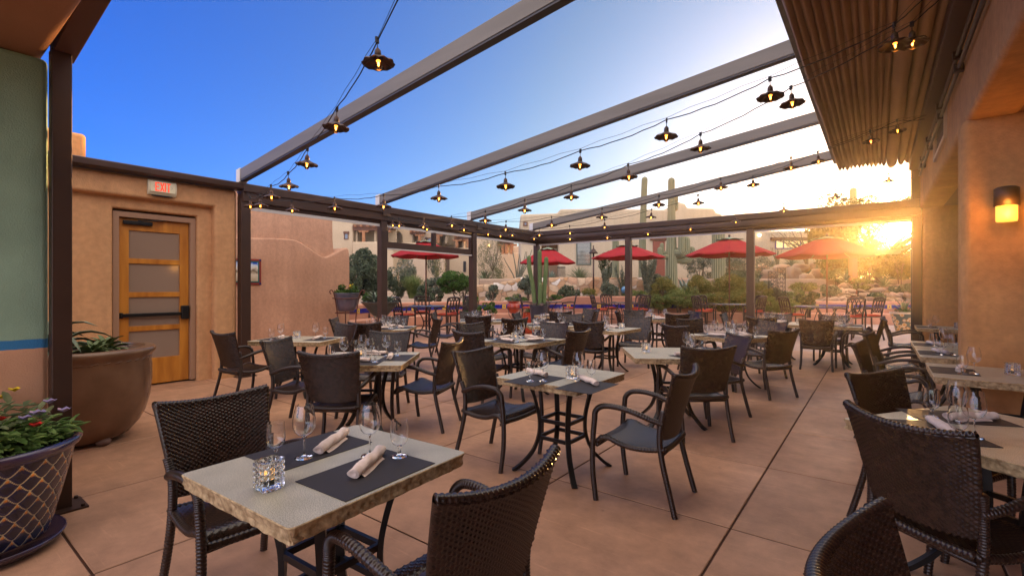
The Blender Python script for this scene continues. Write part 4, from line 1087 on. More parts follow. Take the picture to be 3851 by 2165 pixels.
# ================================================================== outside: ground, planter wall, terrace
M_sand = mat('desert_gravel', (0.36,0.26,0.18), 0.95, col2=(0.26,0.18,0.12), scale=0.7, detail=8, bump=0.6, bscale=14, bdist=0.03)
M_deck = mat('outer_concrete', (0.44,0.32,0.27), 0.7, col2=(0.36,0.25,0.205), scale=0.9, detail=7, bump=0.1, bscale=40, bdist=0.003)
def tz(lat, dep):
    if dep < 21: z = -0.03
    elif dep < 45: z = 0.3 + (dep-21)/24*1.0
    else: z = 1.3 + (dep-45)*0.006
    return z
ms = MB(); la = [-160,-120,-60,-40,-30,-24,-20,-16,-12,-8,-4,0,4,8,12,16,20,25,32,45,80,120,160]; de = [-30,5,12,17,20.9,21,24,28,33,40,50,70,110,150,190]
ms.add([V(a, d, tz(a, d) - (0.35 if d < 20.95 else 0)) for d in de for a in la], [(j*len(la)+i, j*len(la)+i+1, (j+1)*len(la)+i+1, (j+1)*len(la)+i) for j in range(len(de)-1) for i in range(len(la)-1)])
struct('desert_ground', ms, M_sand, smooth=True)
dk = MB().prism([(-40,12.905),(26,12.905),(26,24),(-3,24),(-18,17.5),(-40,17.5)], -0.25, -0.005, 'z')
struct('outer_terrace', dk, M_deck)
struct('upper_terrace', MB().prism([tuple(V(*p)[:2]) for p in ((-1.7,24.5),(15.5,24.5),(40,30),(60,90),(-1.7,90))], -0.2, 1.92, 'z'), M_sand, bevel=0.1)
struct('rock_garden_ground', MB().prism([tuple(V(*p)[:2]) for p in ((8.0,20.6),(12.5,20.4),(19.0,20.0),(30,21),(40,31),(15.5,25.5),(8,24.45))], -0.2, 0.86, 'z'), M_sand, bevel=0.1)
hm = MB(); hl = []
for i in range(61):
    a = -150+i*4.2; hl.append((a, 3.5+6.5*max(0, math.sin((a+150)/252*math.pi))*(0.75+0.25*math.sin(a*0.11))+1.2*mnoise.noise(Vector((a*0.07,0,0)))))
hm.add([V(a, 150, 0) for a, h in hl]+[V(a, 158, h+1.2) for a, h in hl]+[V(a, 182, 0) for a, h in hl], [(j*61+i, j*61+i+1, (j+1)*61+i+1, (j+1)*61+i) for j in range(2) for i in range(60)])
struct('hills', hm, mat('hill_scrub', (0.10,0.105,0.085), 0.95, col2=(0.17,0.15,0.11), scale=0.05), smooth=True)
# planter wall with blue tile band
M_plw = mat('planter_stucco', (0.50,0.25,0.16), 0.9, col2=(0.43,0.20,0.125), scale=2, bump=0.4, bscale=80, bdist=0.005)
M_blue = mat('tile_cobalt', (0.012,0.016,0.17), 0.2, col2=(0.02,0.026,0.26), scale=6, spec=0.6)
M_yel = mat('tile_yellow', (0.65,0.42,0.06), 0.25, spec=0.6)
def offs(path, d):
    out = []
    for i, p in enumerate(path):
        a, b = Vector(path[max(i-1,0)]), Vector(path[min(i+1,len(path)-1)]); t = (b-a).normalized(); out.append((p[0]-t.y*d, p[1]+t.x*d))
    return out
def strip(path, d0, d1, z0, z1, tops=None):
    a, b = offs(path, d0), offs(path, d1); n = len(path); m = MB()
    vs = []
    for i in range(n):
        zt = tops[i] if tops else z1
        for p, z in ((a[i],z0),(b[i],z0),(b[i],zt),(a[i],zt)): vs.append(V(p[0],p[1],z))
    fs = [(0,1,2,3), tuple(4*(n-1)+k for k in (3,2,1,0))]
    for i in range(n-1):
        for k in range(4): l = (k+1) % 4; fs.append((4*i+k, 4*i+4+k, 4*i+4+l, 4*i+l))
    o = m.add(vs, fs); return o
def fine(path, step=0.3):
    sp = spline([(p[0],p[1],0) for p in path], 400); out = [sp[0]]
    for q in sp:
        if (q-out[-1]).length >= step: out.append(q)
    return [(q.x, q.y) for q in out]
pw_ = thing('planter_wall', 'curving low salmon planter wall with cobalt tile band', 'wall', (0,0,0))
path = fine([(-5.75,13.7),(-5.3,15.6),(-4.3,17.7),(-2.3,19.4),(-0.3,20.0),(2,20.2),(4,20.3),(7,20.3),(10,20.4),(13,20.0),(17.8,19.5)])
tops = []
for p in path:
    s1 = max(0, min(1, (p[0]-1.9)/0.5)); s2 = max(0, min(1, (7.4-p[0])/0.5)); tops.append(0.90+0.2*min(s1, s2))
def rc(m): return m
o = strip(path, 0.0, 0.35, -0.05, 0.9, tops).build('wall_body', M_plw, pw_, bevel=0.06, seg=3)
o = strip(path, -0.55, -0.004, -0.05, 0.42).build('bench', M_plw, pw_, bevel=0.06, seg=3)
o = strip(path, -0.012, 0.02, 0.60, 0.755).build('tile_band', M_blue, pw_)
for i in range(3, len(path)-2, 4):
    a, b = Vector(path[i]), Vector(path[i+1]); t = (b-a).normalized()
    q = [(a.x, a.y), (a.x+t.x*0.155, a.y+t.y*0.155)]
    strip(q, -0.018, 0.0, 0.602, 0.753).build('accent_tile', M_yel, pw_)
    mid = a+t*0.055; mid2 = a+t*0.10
    strip([(mid.x,mid.y),(mid2.x,mid2.y)], -0.021, -0.016, 0.655, 0.70).build('tile_motif', M_blue, pw_)
zz = thing('tile_step', 'low ledge faced with black and white zigzag tiles', 'ledge', V(12.0,21.4,0), R(37.3))
MB().box(-0.9,0.55,0,0.5,0.85,1.30).build('ledge_body', mat('ledge_pale', (0.5,0.42,0.36), 0.8), zz, bevel=0.03)
MB().box(-0.9,0.55,-0.008,-0.002,1.0,1.29).build('tile_face', mat('tile_white', (0.7,0.7,0.66), 0.3), zz)
zg = MB()
for k in range(10):
    x0 = -0.9+0.143*k; zg.prism([(x0,1.01),(x0+0.143,1.01),(x0+0.07,1.14)], -0.013, -0.009, 'y'); zg.prism([(x0,1.15),(x0+0.143,1.15),(x0+0.07,1.28)], -0.013, -0.009, 'y')
zg.build('zigzag_tiles', mat('tile_black_blue', (0.012,0.012,0.05), 0.3), zz)
# stone retaining wall
def rubble_mat():
    m = mat('rubble_stone', (0.42,0.27,0.16), 0.9, bump=0.3, bscale=25, bdist=0.02); N, L = m.node_tree.nodes, m.node_tree.links; b = N['Principled BSDF']
    tc = N.new('ShaderNodeTexCoord'); mp = N.new('ShaderNodeMapping'); mp.inputs['Rotation'].default_value = (0,0,R(-37.3)); mp.inputs['Scale'].default_value = (1.0,1.0,1.25); L.new(tc.outputs['Object'], mp.inputs[0])
    nz = N.new('ShaderNodeTexNoise'); nz.inputs['Scale'].default_value = 1.5; L.new(mp.outputs[0], nz.inputs['Vector'])
    mx0 = N.new('ShaderNodeMix'); mx0.data_type = 'RGBA'; mx0.inputs['Factor'].default_value = 0.3; L.new(mp.outputs[0], mx0.inputs['A']); L.new(nz.outputs['Color'], mx0.inputs['B'])
    v = N.new('ShaderNodeTexVoronoi'); v.inputs['Scale'].default_value = 3.4; L.new(mx0.outputs['Result'], v.inputs['Vector'])
    v2 = N.new('ShaderNodeTexVoronoi'); v2.feature = 'DISTANCE_TO_EDGE'; v2.inputs['Scale'].default_value = 3.4; L.new(mx0.outputs['Result'], v2.inputs['Vector'])
    sp = N.new('ShaderNodeSeparateColor'); L.new(v.outputs['Color'], sp.inputs[0])
    r = N.new('ShaderNodeValToRGB'); e = r.color_ramp.elements; e[0].color = (0.30,0.145,0.07,1); e[1].color = (0.62,0.56,0.48,1)
    for p, cc in ((0.25,(0.44,0.30,0.18,1)),(0.45,(0.38,0.20,0.09,1)),(0.6,(0.5,0.36,0.23,1)),(0.8,(0.42,0.25,0.15,1))): k = e.new(p); k.color = cc
    L.new(sp.outputs['Red'], r.inputs[0])
    n2 = N.new('ShaderNodeTexNoise'); n2.inputs['Scale'].default_value = 7; n2.inputs['Detail'].default_value = 6; L.new(mp.outputs[0], n2.inputs['Vector'])
    mr = N.new('ShaderNodeMapRange'); mr.inputs['To Min'].default_value = 0.6; mr.inputs['To Max'].default_value = 1.35; L.new(n2.outputs['Fac'], mr.inputs['Value'])
    h = N.new('ShaderNodeHueSaturation'); L.new(r.outputs[0], h.inputs['Color']); L.new(mr.outputs[0], h.inputs['Value'])
    st = N.new('ShaderNodeMapRange'); st.inputs['From Min'].default_value = 0.01; st.inputs['From Max'].default_value = 0.03; L.new(v2.outputs['Distance'], st.inputs['Value'])
    mx = N.new('ShaderNodeMix'); mx.data_type = 'RGBA'; mx.inputs['A'].default_value = (0.40,0.29,0.19,1); L.new(h.outputs[0], mx.inputs['B']); L.new(st.outputs[0], mx.inputs['Factor']); L.new(mx.outputs['Result'], b.inputs['Base Color'])
    bp = N.new('ShaderNodeBump'); bp.inputs['Strength'].default_value = 0.9; bp.inputs['Distance'].default_value = 0.08; L.new(st.outputs[0], bp.inputs['Height']); L.new(bp.outputs[0], b.inputs['Normal'])
    return m
rw = MB(); pth = [(-1.9+0.25*i, 24.2+0.25*math.sin(i*0.15)) for i in range(38)]
tp = [1.62+0.36*min(1, max(0, (p[0]+1.2)/1.6))+0.07*mnoise.noise(Vector((p[0]*1.3,0,0)))+0.04*mnoise.noise(Vector((p[0]*4,3,0))) for p in pth]
m_ = MB(); n_ = len(pth); rows = 9; vs = []
for j in range(rows+1):
    for i in range(n_):
        z = -0.05+(tp[i]+0.05)*j/rows; bulge = 0.07*mnoise.noise(Vector((pth[i][0]*2.2, z*2.4, 5)))
        vs.append(V(pth[i][0], pth[i][1]-bulge-0.12*(1-j/rows), z))
for i in range(n_): vs.append(V(pth[i][0], pth[i][1]+0.45, tp[i]))
fs = [(j*n_+i, j*n_+i+1, (j+1)*n_+i+1, (j+1)*n_+i) for j in range(rows+1) for i in range(n_-1)]
sw_ = m_.add(vs, fs).build('stone_wall', rubble_mat(), smooth=True); tag(sw_, 'rubble stone retaining wall below the adobe house', 'wall')
# boulders
M_rock = mat('boulder', (0.44,0.33,0.23), 0.9, col2=(0.30,0.17,0.095), scale=1.3, detail=8, bump=0.5, bscale=9, bdist=0.04, rnd=0.2, ramp=(0.35,0.7))
M_rockp = mat('rubble_pale', (0.40,0.28,0.19), 0.9, col2=(0.24,0.14,0.085), scale=2.3, detail=8, bump=0.5, bscale=14, bdist=0.03, rnd=0.25, ramp=(0.35,0.7))
k = 0
for (sx, sy, d, w, h, lb) in ((2895,1042,26.3,.85,.75,'tall rounded boulder at the left end of the boulder bank'),(2982,1032,26.4,.72,.8,'largest pale boulder in the middle of the bank'),(3030,1050,26.0,.72,.55,'wide boulder in front of the large pale boulder'),(3072,1030,26.5,.55,.6,'boulder at the right end of the boulder bank'),(2940,1012,27,.7,.5,'reddish boulder on top of the bank at left'),(3015,1008,27.2,.75,.5,'reddish boulder on top of the bank at centre'),(3065,1003,27,.5,.45,'small boulder on top of the bank at right'),(2868,1010,27.2,.5,.5,'boulder behind the iron trellis')):
    k += 1; p = PD(sx, sy, d); o = MB().rock((0,0,0), (w*.62, w*.5, h*.6), k, 3).build('boulder', M_rock, smooth=True); o.location = p; tag(o, lb, 'boulder', 'boulders in the bank')
o = MB().rock((0,0,0), (1.5,0.8,0.5), 77, 3).build('boulder', M_stuccoF, smooth=True); o.location = PD(3050,998,29); tag(o, 'long smooth pale rock above the boulder bank', 'boulder')
rr = random.Random(21); proto = [MB().rock((0,0,0), (1,0.8,0.7), 100+i, 2).build('garden_rock', M_rockp, smooth=True) for i in range(5)]
cnt = 0
where = ('left part','middle part','right part')
for i in range(96):
    sx = 3100+rr.random()*345; row = i % 4; d = 20.6+row*0.75; z = 0.92+row*0.20+rr.uniform(-.05,.05); s = rr.uniform(0.10,0.27)
    q = V(d*(sx-1925.5)/FPX, d, z); o = proto[i] if i < 5 else proto[i % 5].copy()
    if i >= 5: COL.objects.link(o)
    o.location = q; o.scale = (s*rr.uniform(.8,1.3), s*rr.uniform(.8,1.3), s*rr.uniform(.6,.9)); o.rotation_euler = (rr.uniform(-.4,.4), rr.uniform(-.4,.4), rr.random()*6.28)
    tag(o, 'pale pinkish rock in the low garden bank behind the tiled wall', 'rock', 'rocks of the low garden bank')
# ================================================================== the adobe house on the terrace
def vbox(l0, l1, d0, d1, z0, z1):        # box square to the line of sight
    m = MB(); vs = [V(l0,d0,z0),V(l1,d0,z0),V(l1,d1,z0),V(l0,d1,z0),V(l0,d0,z1),V(l1,d0,z1),V(l1,d1,z1),V(l0,d1,z1)]
    return m.add(vs, ((3,2,1,0),(4,5,6,7),(0,1,5,4),(1,2,6,5),(2,3,7,6),(3,0,4,7)))
def vprism(poly, d0, d1):                # polygon in (right, up) pushed from depth d0 to d1
    m = MB(); n = len(poly)
    return m.add([V(p[0],d0,p[1]) for p in poly]+[V(p[0],d1,p[1]) for p in poly], [tuple(range(n)), tuple(reversed(range(n,2*n)))]+[((i+1)%n, i, n+i, n+(i+1)%n) for i in range(n)])
def L(sx, d): return d*(sx-1925.5)/FPX
def Z(sy, d): return EYE+d*(1082.5-sy)/FPX
D = 31.0
house = thing('adobe_house', 'tan single storey adobe house with stepped parapet on the terrace', 'house', (0,0,0))
l = lambda s: L(s, D)
z = lambda s: Z(s, D)
tpz = [(1957,806),(2098,801),(2106,786),(2240,784),(2530,788),(2548,760),(2578,764),(2586,781),(2688,783),(2694,800),(2716,803),(2726,868),(3112,868)]
poly = [(l(1957),1.7),(l(2037),1.7),(l(2037),z(915)),(l(2100),z(915)),(l(2100),1.7),(l(3112),1.7)] + [(l(a),z(b)) for a, b in reversed(tpz)]
vprism(poly, D, D+9).build('wall', M_stuccoF, house, bevel=0.14, seg=4)
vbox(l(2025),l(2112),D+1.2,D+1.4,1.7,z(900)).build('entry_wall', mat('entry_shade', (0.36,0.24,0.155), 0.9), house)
M_wood = mat('timber_brown', (0.15,0.06,0.03), 0.7, col2=(0.10,0.04,0.02), scale=6)
M_redw = mat('door_red_wood', (0.24,0.065,0.035), 0.6, col2=(0.18,0.05,0.03), scale=5, aniso=(1,1,6))
def window(sx0, sx1, sy0, sy1, frame, pane, d=D, mull=(), blinds=False, root=house):
    x0, x1, z0, z1 = L(sx0,d), L(sx1,d), Z(sy1,d), Z(sy0,d); w = 0.07
    f = MB()
    for (a, b, c_, e) in ((x0-w,x1+w,z1,z1+w),(x0-w,x1+w,z0-w,z0),(x0-w,x0,z0,z1),(x1,x1+w,z0,z1)): q = vbox(a,b,d-0.06,d+0.05,c_,e); f.add(q.v,q.f)
    for s in mull: q = vbox(L(s,d)-0.03,L(s,d)+0.03,d-0.055,d+0.05,z0,z1); f.add(q.v,q.f)
    fo = f.build('window', frame, root)
    vbox(x0,x1,d-0.02,d-0.008,z0,z1).build('pane', pane, fo)
    if blinds:
        b = MB(); n = 16
        for i in range(n): q = vbox(x0+0.02,x1-0.02,d-0.032,d-0.022,z0+(z1-z0)*(i+.1)/n,z0+(z1-z0)*(i+.62)/n); b.add(q.v,q.f)
        b.build('blind', mat('blind_slats', (0.33,0.34,0.28), 0.6), fo)
M_green = mat('window_green', (0.10,0.12,0.09), 0.5)
M_pane = mat('house_glass', (0.03,0.035,0.04), 0.05, spec=1.0, coat=1.0)
window(2171,2219,912,992,M_green,M_pane,blinds=True)
window(2918,3040,906,932,mat('window_blue', (0.10,0.06,0.2), 0.5),mat('lit_pane', (0.55,0.42,0.2), 0.3, emit=(1.0,0.75,0.35), estr=0.35),mull=(2945,3009))
window(1972,1980,838,846,M_wood,M_pane)
vbox(l(2897),l(3052),D-0.16,D+0.05,z(905),z(893)).build('lintel', M_wood, house, bevel=0.02)
vbox(l(2455),l(2500),D-0.05,D+0.03,1.9,z(906)).build('door', M_redw, house, bevel=0.02)
vbox(l(2444),l(2510),D-0.12,D+0.05,z(904),z(886)).build('lintel', M_wood, house, bevel=0.02)
MB().ball(PD(2856,884,D-0.15), 0.1).build('porch_lamp', mat('porch_glow', (1,0.9,0.7), 0.4, emit=(1.0,0.8,0.5), estr=3), house, smooth=True)
vbox(l(2548),l(2577),D-0.04,D-0.001,z(985),z(958)).build('wall_tile', mat('tile_plaque', (0.45,0.2,0.12), 0.3, col2=(0.1,0.05,0.3), scale=3), house)
gt = MB()
for i in range(9): q = vbox(l(2094)+i*0.06,l(2094)+i*0.06+0.02,D-0.3,D-0.28,1.95,z(1005)); gt.add(q.v,q.f)
q = vbox(l(2094),l(2094)+0.52,D-0.31,D-0.27,z(1008),z(1004)); gt.add(q.v,q.f)
tag(gt.build('iron_gate', M_iron), 'thin iron gate beside the adobe house entry', 'gate')
garden = thing('garden_wall', 'low salmon stucco wall in front of the adobe house door', 'wall', (0,0,0))
vbox(L(2440,28.5),L(2640,28.5),28.5,28.8,1.85,Z(1046,28.5)).build('wall_body', M_plw, garden, bevel=0.05, seg=3)
# ================================================================== condominiums on the left
M_condo = mat('stucco_condo', (0.53,0.42,0.28), 0.95, col2=(0.47,0.36,0.235), scale=0.5, ramp=(0.3,0.7))
M_condo2 = mat('stucco_condo_pink', (0.52,0.40,0.28), 0.95, col2=(0.46,0.35,0.24), scale=0.5, ramp=(0.3,0.7))
def block(root, name, sx0, sx1, sy0, sy1, d, th, m=M_condo, bev=0.12, **k):
    return vbox(L(sx0,d),L(sx1,d),d,d+th,Z(sy1,d),Z(sy0,d)).build(name, m, root, bevel=bev, seg=3)
def portal(root, sx0, sx1, sytop, sybeam, sybot, d, th, cols, back=M_condo, vig=6):
    """open porch under a timber roof: back wall, posts, beam, projecting rafters"""
    x0, x1 = L(sx0,d), L(sx1,d)
    vbox(x0,x1,d+2.2,d+2.4,Z(sybot,d),Z(sytop,d)).build('porch_wall', back, root)
    pr_ = vbox(x0,x1,d-0.15,d+2.2,Z(sybeam,d)+0.18,Z(sytop,d)).build('porch_roof', M_wood, root)
    vbox(x0,x1,d-0.10,d+0.12,Z(sybeam,d)-0.12,Z(sybeam,d)+0.175).build('beam', M_wood, root)
    for s in cols:
        c_ = L(s,d); vbox(c_-0.14,c_+0.14,d-0.12,d+0.14,Z(sybot,d),Z(sybeam,d)-0.125).build('porch_post', M_timl, root, bevel=0.02)
        vbox(c_-0.5,c_+0.5,d-0.11,d+0.13,Z(sybeam,d)-0.30,Z(sybeam,d)-0.122).build('corbel', M_timl, root, bevel=0.06)
    for s in (0.02, 0.52):
        c_ = x0+(x1-x0)*s; vbox(c_,c_+0.2,d+0.5,d+2.2,Z(sybot,d),Z(sybeam,d)+0.17).build('side_wall', back, root)
    for i in range(vig):
        c_ = x0+(x1-x0)*(i+.5)/vig; vbox(c_-0.07,c_+0.07,d-0.6,d-0.152,Z(sytop,d)-0.22,Z(sytop,d)-0.06).build('rafter', M_timl, pr_)
M_timl = mat('timber_orange', (0.40,0.19,0.08), 0.7, col2=(0.3,0.12,0.05), scale=4)
D1 = 47.0
cA = thing('condo_building', 'two storey tan adobe condo with timber porch at far left', 'building', (0,0,0))
block(cA,'wall',1215,1327,818,1085,D1,6)
block(cA,'wall',1327,1475,816,846,D1+0.3,8)
block(cA,'wall',1325,1480,909,1085,D1-1.5,3.5)
portal(cA,1328,1470,846,862,910,D1,0,(1368,1452))
window(1297,1308,880,898,M_wood,M_pane,d=D1,root=cA)
block(cA,'lintel',1291,1312,870,879,D1-0.1,0.2,M_wood,0.02)
block(cA,'lintel',1330,1345,968,980,D1-1.6,0.2,M_wood,0.02)
cB = thing('condo_building', 'adobe condo with a round arch seen through the transom', 'building', (0,0,0))
D2 = 50.0
arch = [(L(1473,D2),Z(1085,D2)),(L(1473,D2),Z(892,D2))]+[(L(1492.5-19.5*math.cos(math.pi*i/12),D2),Z(892-22*math.sin(math.pi*i/12),D2)) for i in range(1,12)]+[(L(1512,D2),Z(892,D2)),(L(1512,D2),Z(1085,D2))]
poly = [(L(1462,D2),Z(1085,D2))]+arch+[(L(1552,D2),Z(1085,D2)),(L(1552,D2),Z(852,D2)),(L(1536,D2),Z(850,D2)),(L(1500,D2),Z(838,D2)),(L(1462,D2),Z(838,D2))]
vprism(poly, D2, D2+1.2).build('arch_wall', M_condo, cB, bevel=0.12, seg=3)
block(cB,'porch_wall',1455,1600,846,1085,D2+3,5,M_condo2)
portal(cB,1542,1592,866,877,912,D2-0.2,0,(1578,),vig=4)
block(cB,'wall',1548,1625,862,1085,D2+1.4,7,M_condo2)
block(cB,'lower_wall',1470,1640,912,1085,D2-1.0,0.9,M_condo)
window(1608,1620,896,906,M_wood,M_pane,d=D2+1.4,root=cB)
cC = thing('condo_building', 'adobe condo with sunlit porch behind the right transom pane', 'building', (0,0,0))
D3 = 54.0
block(cC,'wall',1634,1800,852,1085,D3,8,M_condo2)
portal(cC,1640,1700,868,878,914,D3-2.5,0,(1648,),vig=5)
portal(cC,1708,1765,884,896,930,D3-2.5,0,(1718,1760),vig=6)
block(cC,'lower_wall',1640,1800,932,1085,D3-2.6,2,M_condo)
block(cC,'window',1742,1752,982,1022,D3-2.7,0.2,M_iron,0.02)
block(cC,'window',1673,1690,968,1030,D3-2.7,0.2,mat('condo_opening',(0.12,0.08,0.055),0.9),0.02)
cD = thing('condo_building', 'adobe condo with glowing timber porch right of the transom', 'building', (0,0,0))
D4 = 44.0
block(cD,'wall',1790,1873,886,1085,D4,8,M_condo)
portal(cD,1871,1932,898,912,955,D4-1.2,0,(1890,1904,1924),vig=8)
block(cD,'lower_wall',1870,1964,950,1085,D4-1.3,6,M_condo)
block(cD,'wall',1905,1975,925,1085,D4+6,6,M_condo2)
block(cD,'wall_light',1832,1842,918,928,D4-0.06,0.1,mat('lit_window',(1,0.7,0.3),0.4,emit=(1.0,0.6,0.2),estr=0.6),0.01)
stw = thing('stair_wall', 'stepped tan stucco stair wall behind the left umbrella', 'wall', (0,0,0))
D5 = 38.0
stp = [(1522,1060),(1602,1060),(1602,965),(1553,965),(1553,984),(1538,984),(1538,1000),(1522,1000)]
vprism([(L(a,D5),Z(b,D5)) for a, b in stp], D5, D5+0.5).build('wall_body', M_condo2, stw, bevel=0.08, seg=3)
block(stw,'long_wall',1600,1672,958,1062,D5+0.2,0.5,M_condo2)
rl = MB(); rl.tube([PD(1470,1030,D5-0.2),PD(1552,975,D5-0.2)],0.025,6).tube([PD(1470,1038,D5-0.2),PD(1552,983,D5-0.2)],0.02,6)
for i in range(6): q = PD(1472+i*15.5,1037-i*10.3,D5-0.2); rl.tube([q,q-Vector((0,0,0.75))],0.015,6)
rl.build('hand_rail', mat('rail_grey',(0.35,0.35,0.33),0.5), stw)
# ================================================================== plants
def leafquads(m, c, rad, n, size, rng, flat=1.0, asp=2.2, shell=0.35, up=0.0):
    for _ in range(n):
        while True:
            d = Vector((rng.uniform(-1,1), rng.uniform(-1,1), rng.uniform(-1,1)))
            if 0.05 < d.length <= 1: break
        r = d.length**shell; d.normalize(); p = Vector(c)+Vector((d.x*rad[0], d.y*rad[1], d.z*rad[2]))*r
        a = Vector((rng.gauss(0,1), rng.gauss(0,1), rng.gauss(0,1)+up)).normalized(); b = a.orthogonal().normalized()
        b.rotate(Matrix.Rotation(rng.random()*6.28, 3, a))
        s = size*rng.uniform(0.6,1.4); a = a*s*0.5; b = b*s*0.5/asp
        m.add([p-a, p+b, p+a, p-b], [(0,1,2,3)])
def clumpy(m, c, rad, n, size, rng, k=14, cr=0.36, asp=2.2, **kw):
    for _ in range(k):
        while True:
            d = Vector((rng.uniform(-1,1), rng.uniform(-1,1), rng.uniform(-1,1)))
            if d.length <= 1: break
        d = d.normalized()*d.length**0.45; q = Vector(c)+Vector((d.x*rad[0], d.y*rad[1], d.z*rad[2]))*0.82; f = rng.uniform(0.6,1.25)*cr
        leafquads(m, q, (rad[0]*f, rad[1]*f, rad[2]*f), n//k, size, rng, asp=asp, **kw)
G = dict(
 olive=leafmat('leaf_olive', (0.075,0.10,0.055), (0.13,0.155,0.09), 2),
 dark=leafmat('leaf_dark', (0.03,0.05,0.022), (0.055,0.075,0.03), 2),
 green=leafmat('leaf_green', (0.055,0.11,0.02), (0.10,0.17,0.035), 3),
 citrus=leafmat('leaf_citrus', (0.045,0.10,0.015), (0.08,0.15,0.025), 4),
 yellow=leafmat('leaf_yellowgreen', (0.13,0.14,0.03), (0.22,0.19,0.05), 3),
 sage=leafmat('leaf_sage', (0.11,0.135,0.09), (0.17,0.19,0.13), 2),
 grass=leafmat('blade_grass', (0.10,0.15,0.035), (0.19,0.22,0.07), 5),
 mesq=leafmat('leaf_mesquite', (0.07,0.06,0.014), (0.15,0.12,0.03), 2, transl=0.6),
 acacia=leafmat('leaf_acacia', (0.10,0.12,0.06), (0.20,0.19,0.08), 2))
M_bark = mat('bark', (0.10,0.065,0.045), 0.9, col2=(0.15,0.10,0.07), scale=8, bump=0.5, bscale=40)
M_agave = mat('agave_leaf', (0.15,0.20,0.16), 0.5, col2=(0.20,0.25,0.19), scale=6)
M_sotol = mat('sotol_leaf', (0.13,0.17,0.085), 0.5, col2=(0.20,0.23,0.12), scale=6)
M_soil = mat('soil', (0.10,0.055,0.035), 0.95, col2=(0.06,0.03,0.02), scale=30, bump=0.6, bscale=60)
def shrub(sx, sy0, sy1, d, wpx, key, label, n=1400, size=0.10, k=14, asp=2.2, name='shrub', group=None, stem=True, seed=None, depthf=0.8):
    if key in ('sage', 'olive'): n = int(n*1.6); size *= 1.15
    rng = random.Random(seed if seed else int(sx*7+sy0)); z0, z1 = Z(sy1,d), Z(sy0,d); w = wpx/2*d/FPX; h = z1-z0
    t = thing(name, label, 'shrub' if name == 'shrub' else name.replace('_',' '), V(L(sx,d),d,z0), 0, group)
    m = MB(); clumpy(m, (0,0,h*0.52), (w, w*depthf, h*0.5), n, size, rng, k, asp=asp); m.build('foliage', G[key], t)
    if stem:
        s = MB()
        for i in range(5):
            a = rng.random()*6.28; r = w*rng.uniform(.2,.6); s.tube(spline([(0.05*math.cos(a),0.05*math.sin(a),-0.3),(r*.4*math.cos(a),r*.4*math.sin(a),h*.3),(r*math.cos(a),r*math.sin(a),h*.75)],8), [0.03-0.0025*q for q in range(9)], 6)
        s.build('stem', M_bark, t, smooth=True)
    return t
def rosette(loc, n, length, width, label, name='agave', m=M_agave, cup=0.5, rise=(0.15,1.35), name_cat=None, droop=0.3, seed=1, curve=0.25, group=None, stripes=None):
    rng = random.Random(seed); t = thing(name, label, name_cat or name, loc, 0, group); mb = MB()
    for i in range(n):
        a = i*2.39996+rng.uniform(-.15,.15); el = rise[0]+(rise[1]-rise[0])*(i/n)**0.8+rng.uniform(-.08,.08); ln = length*rng.uniform(.8,1.1)
        ca, sa = math.cos(a), math.sin(a); pts = []; N = 7
        for k in range(N+1):
            u = k/N; e = el - droop*u*u; r = ln*u
            pts.append(Vector((r*math.cos(e), 0, r*math.sin(e)-droop*0.35*ln*u*u*u)))
        vs = []
        for k, p in enumerate(pts):
            u = k/N; w = width*(0.55+0.9*u)*(1-u)**0.7*1.3 if u < 1 else 0.0; w = max(w, 0.001)
            d = (pts[min(k+1,N)]-pts[max(k-1,0)]).normalized(); nn = Vector((-d.z,0,d.x))
            for s in (-1, 0, 1):
                q = p + Vector((0, s*w, 0)) + nn*(abs(s)*w*cup) - nn*(0.3*w if s == 0 else 0)
                vs.append((q.x*ca-q.y*sa, q.x*sa+q.y*ca, q.z))
        fs = []
        for k in range(N):
            for s in (0, 1): fs.append((k*3+s, k*3+s+1, (k+1)*3+s+1, (k+1)*3+s))
        mb.add(vs, fs)
    mb.build('leaves', m, t, smooth=True); return t
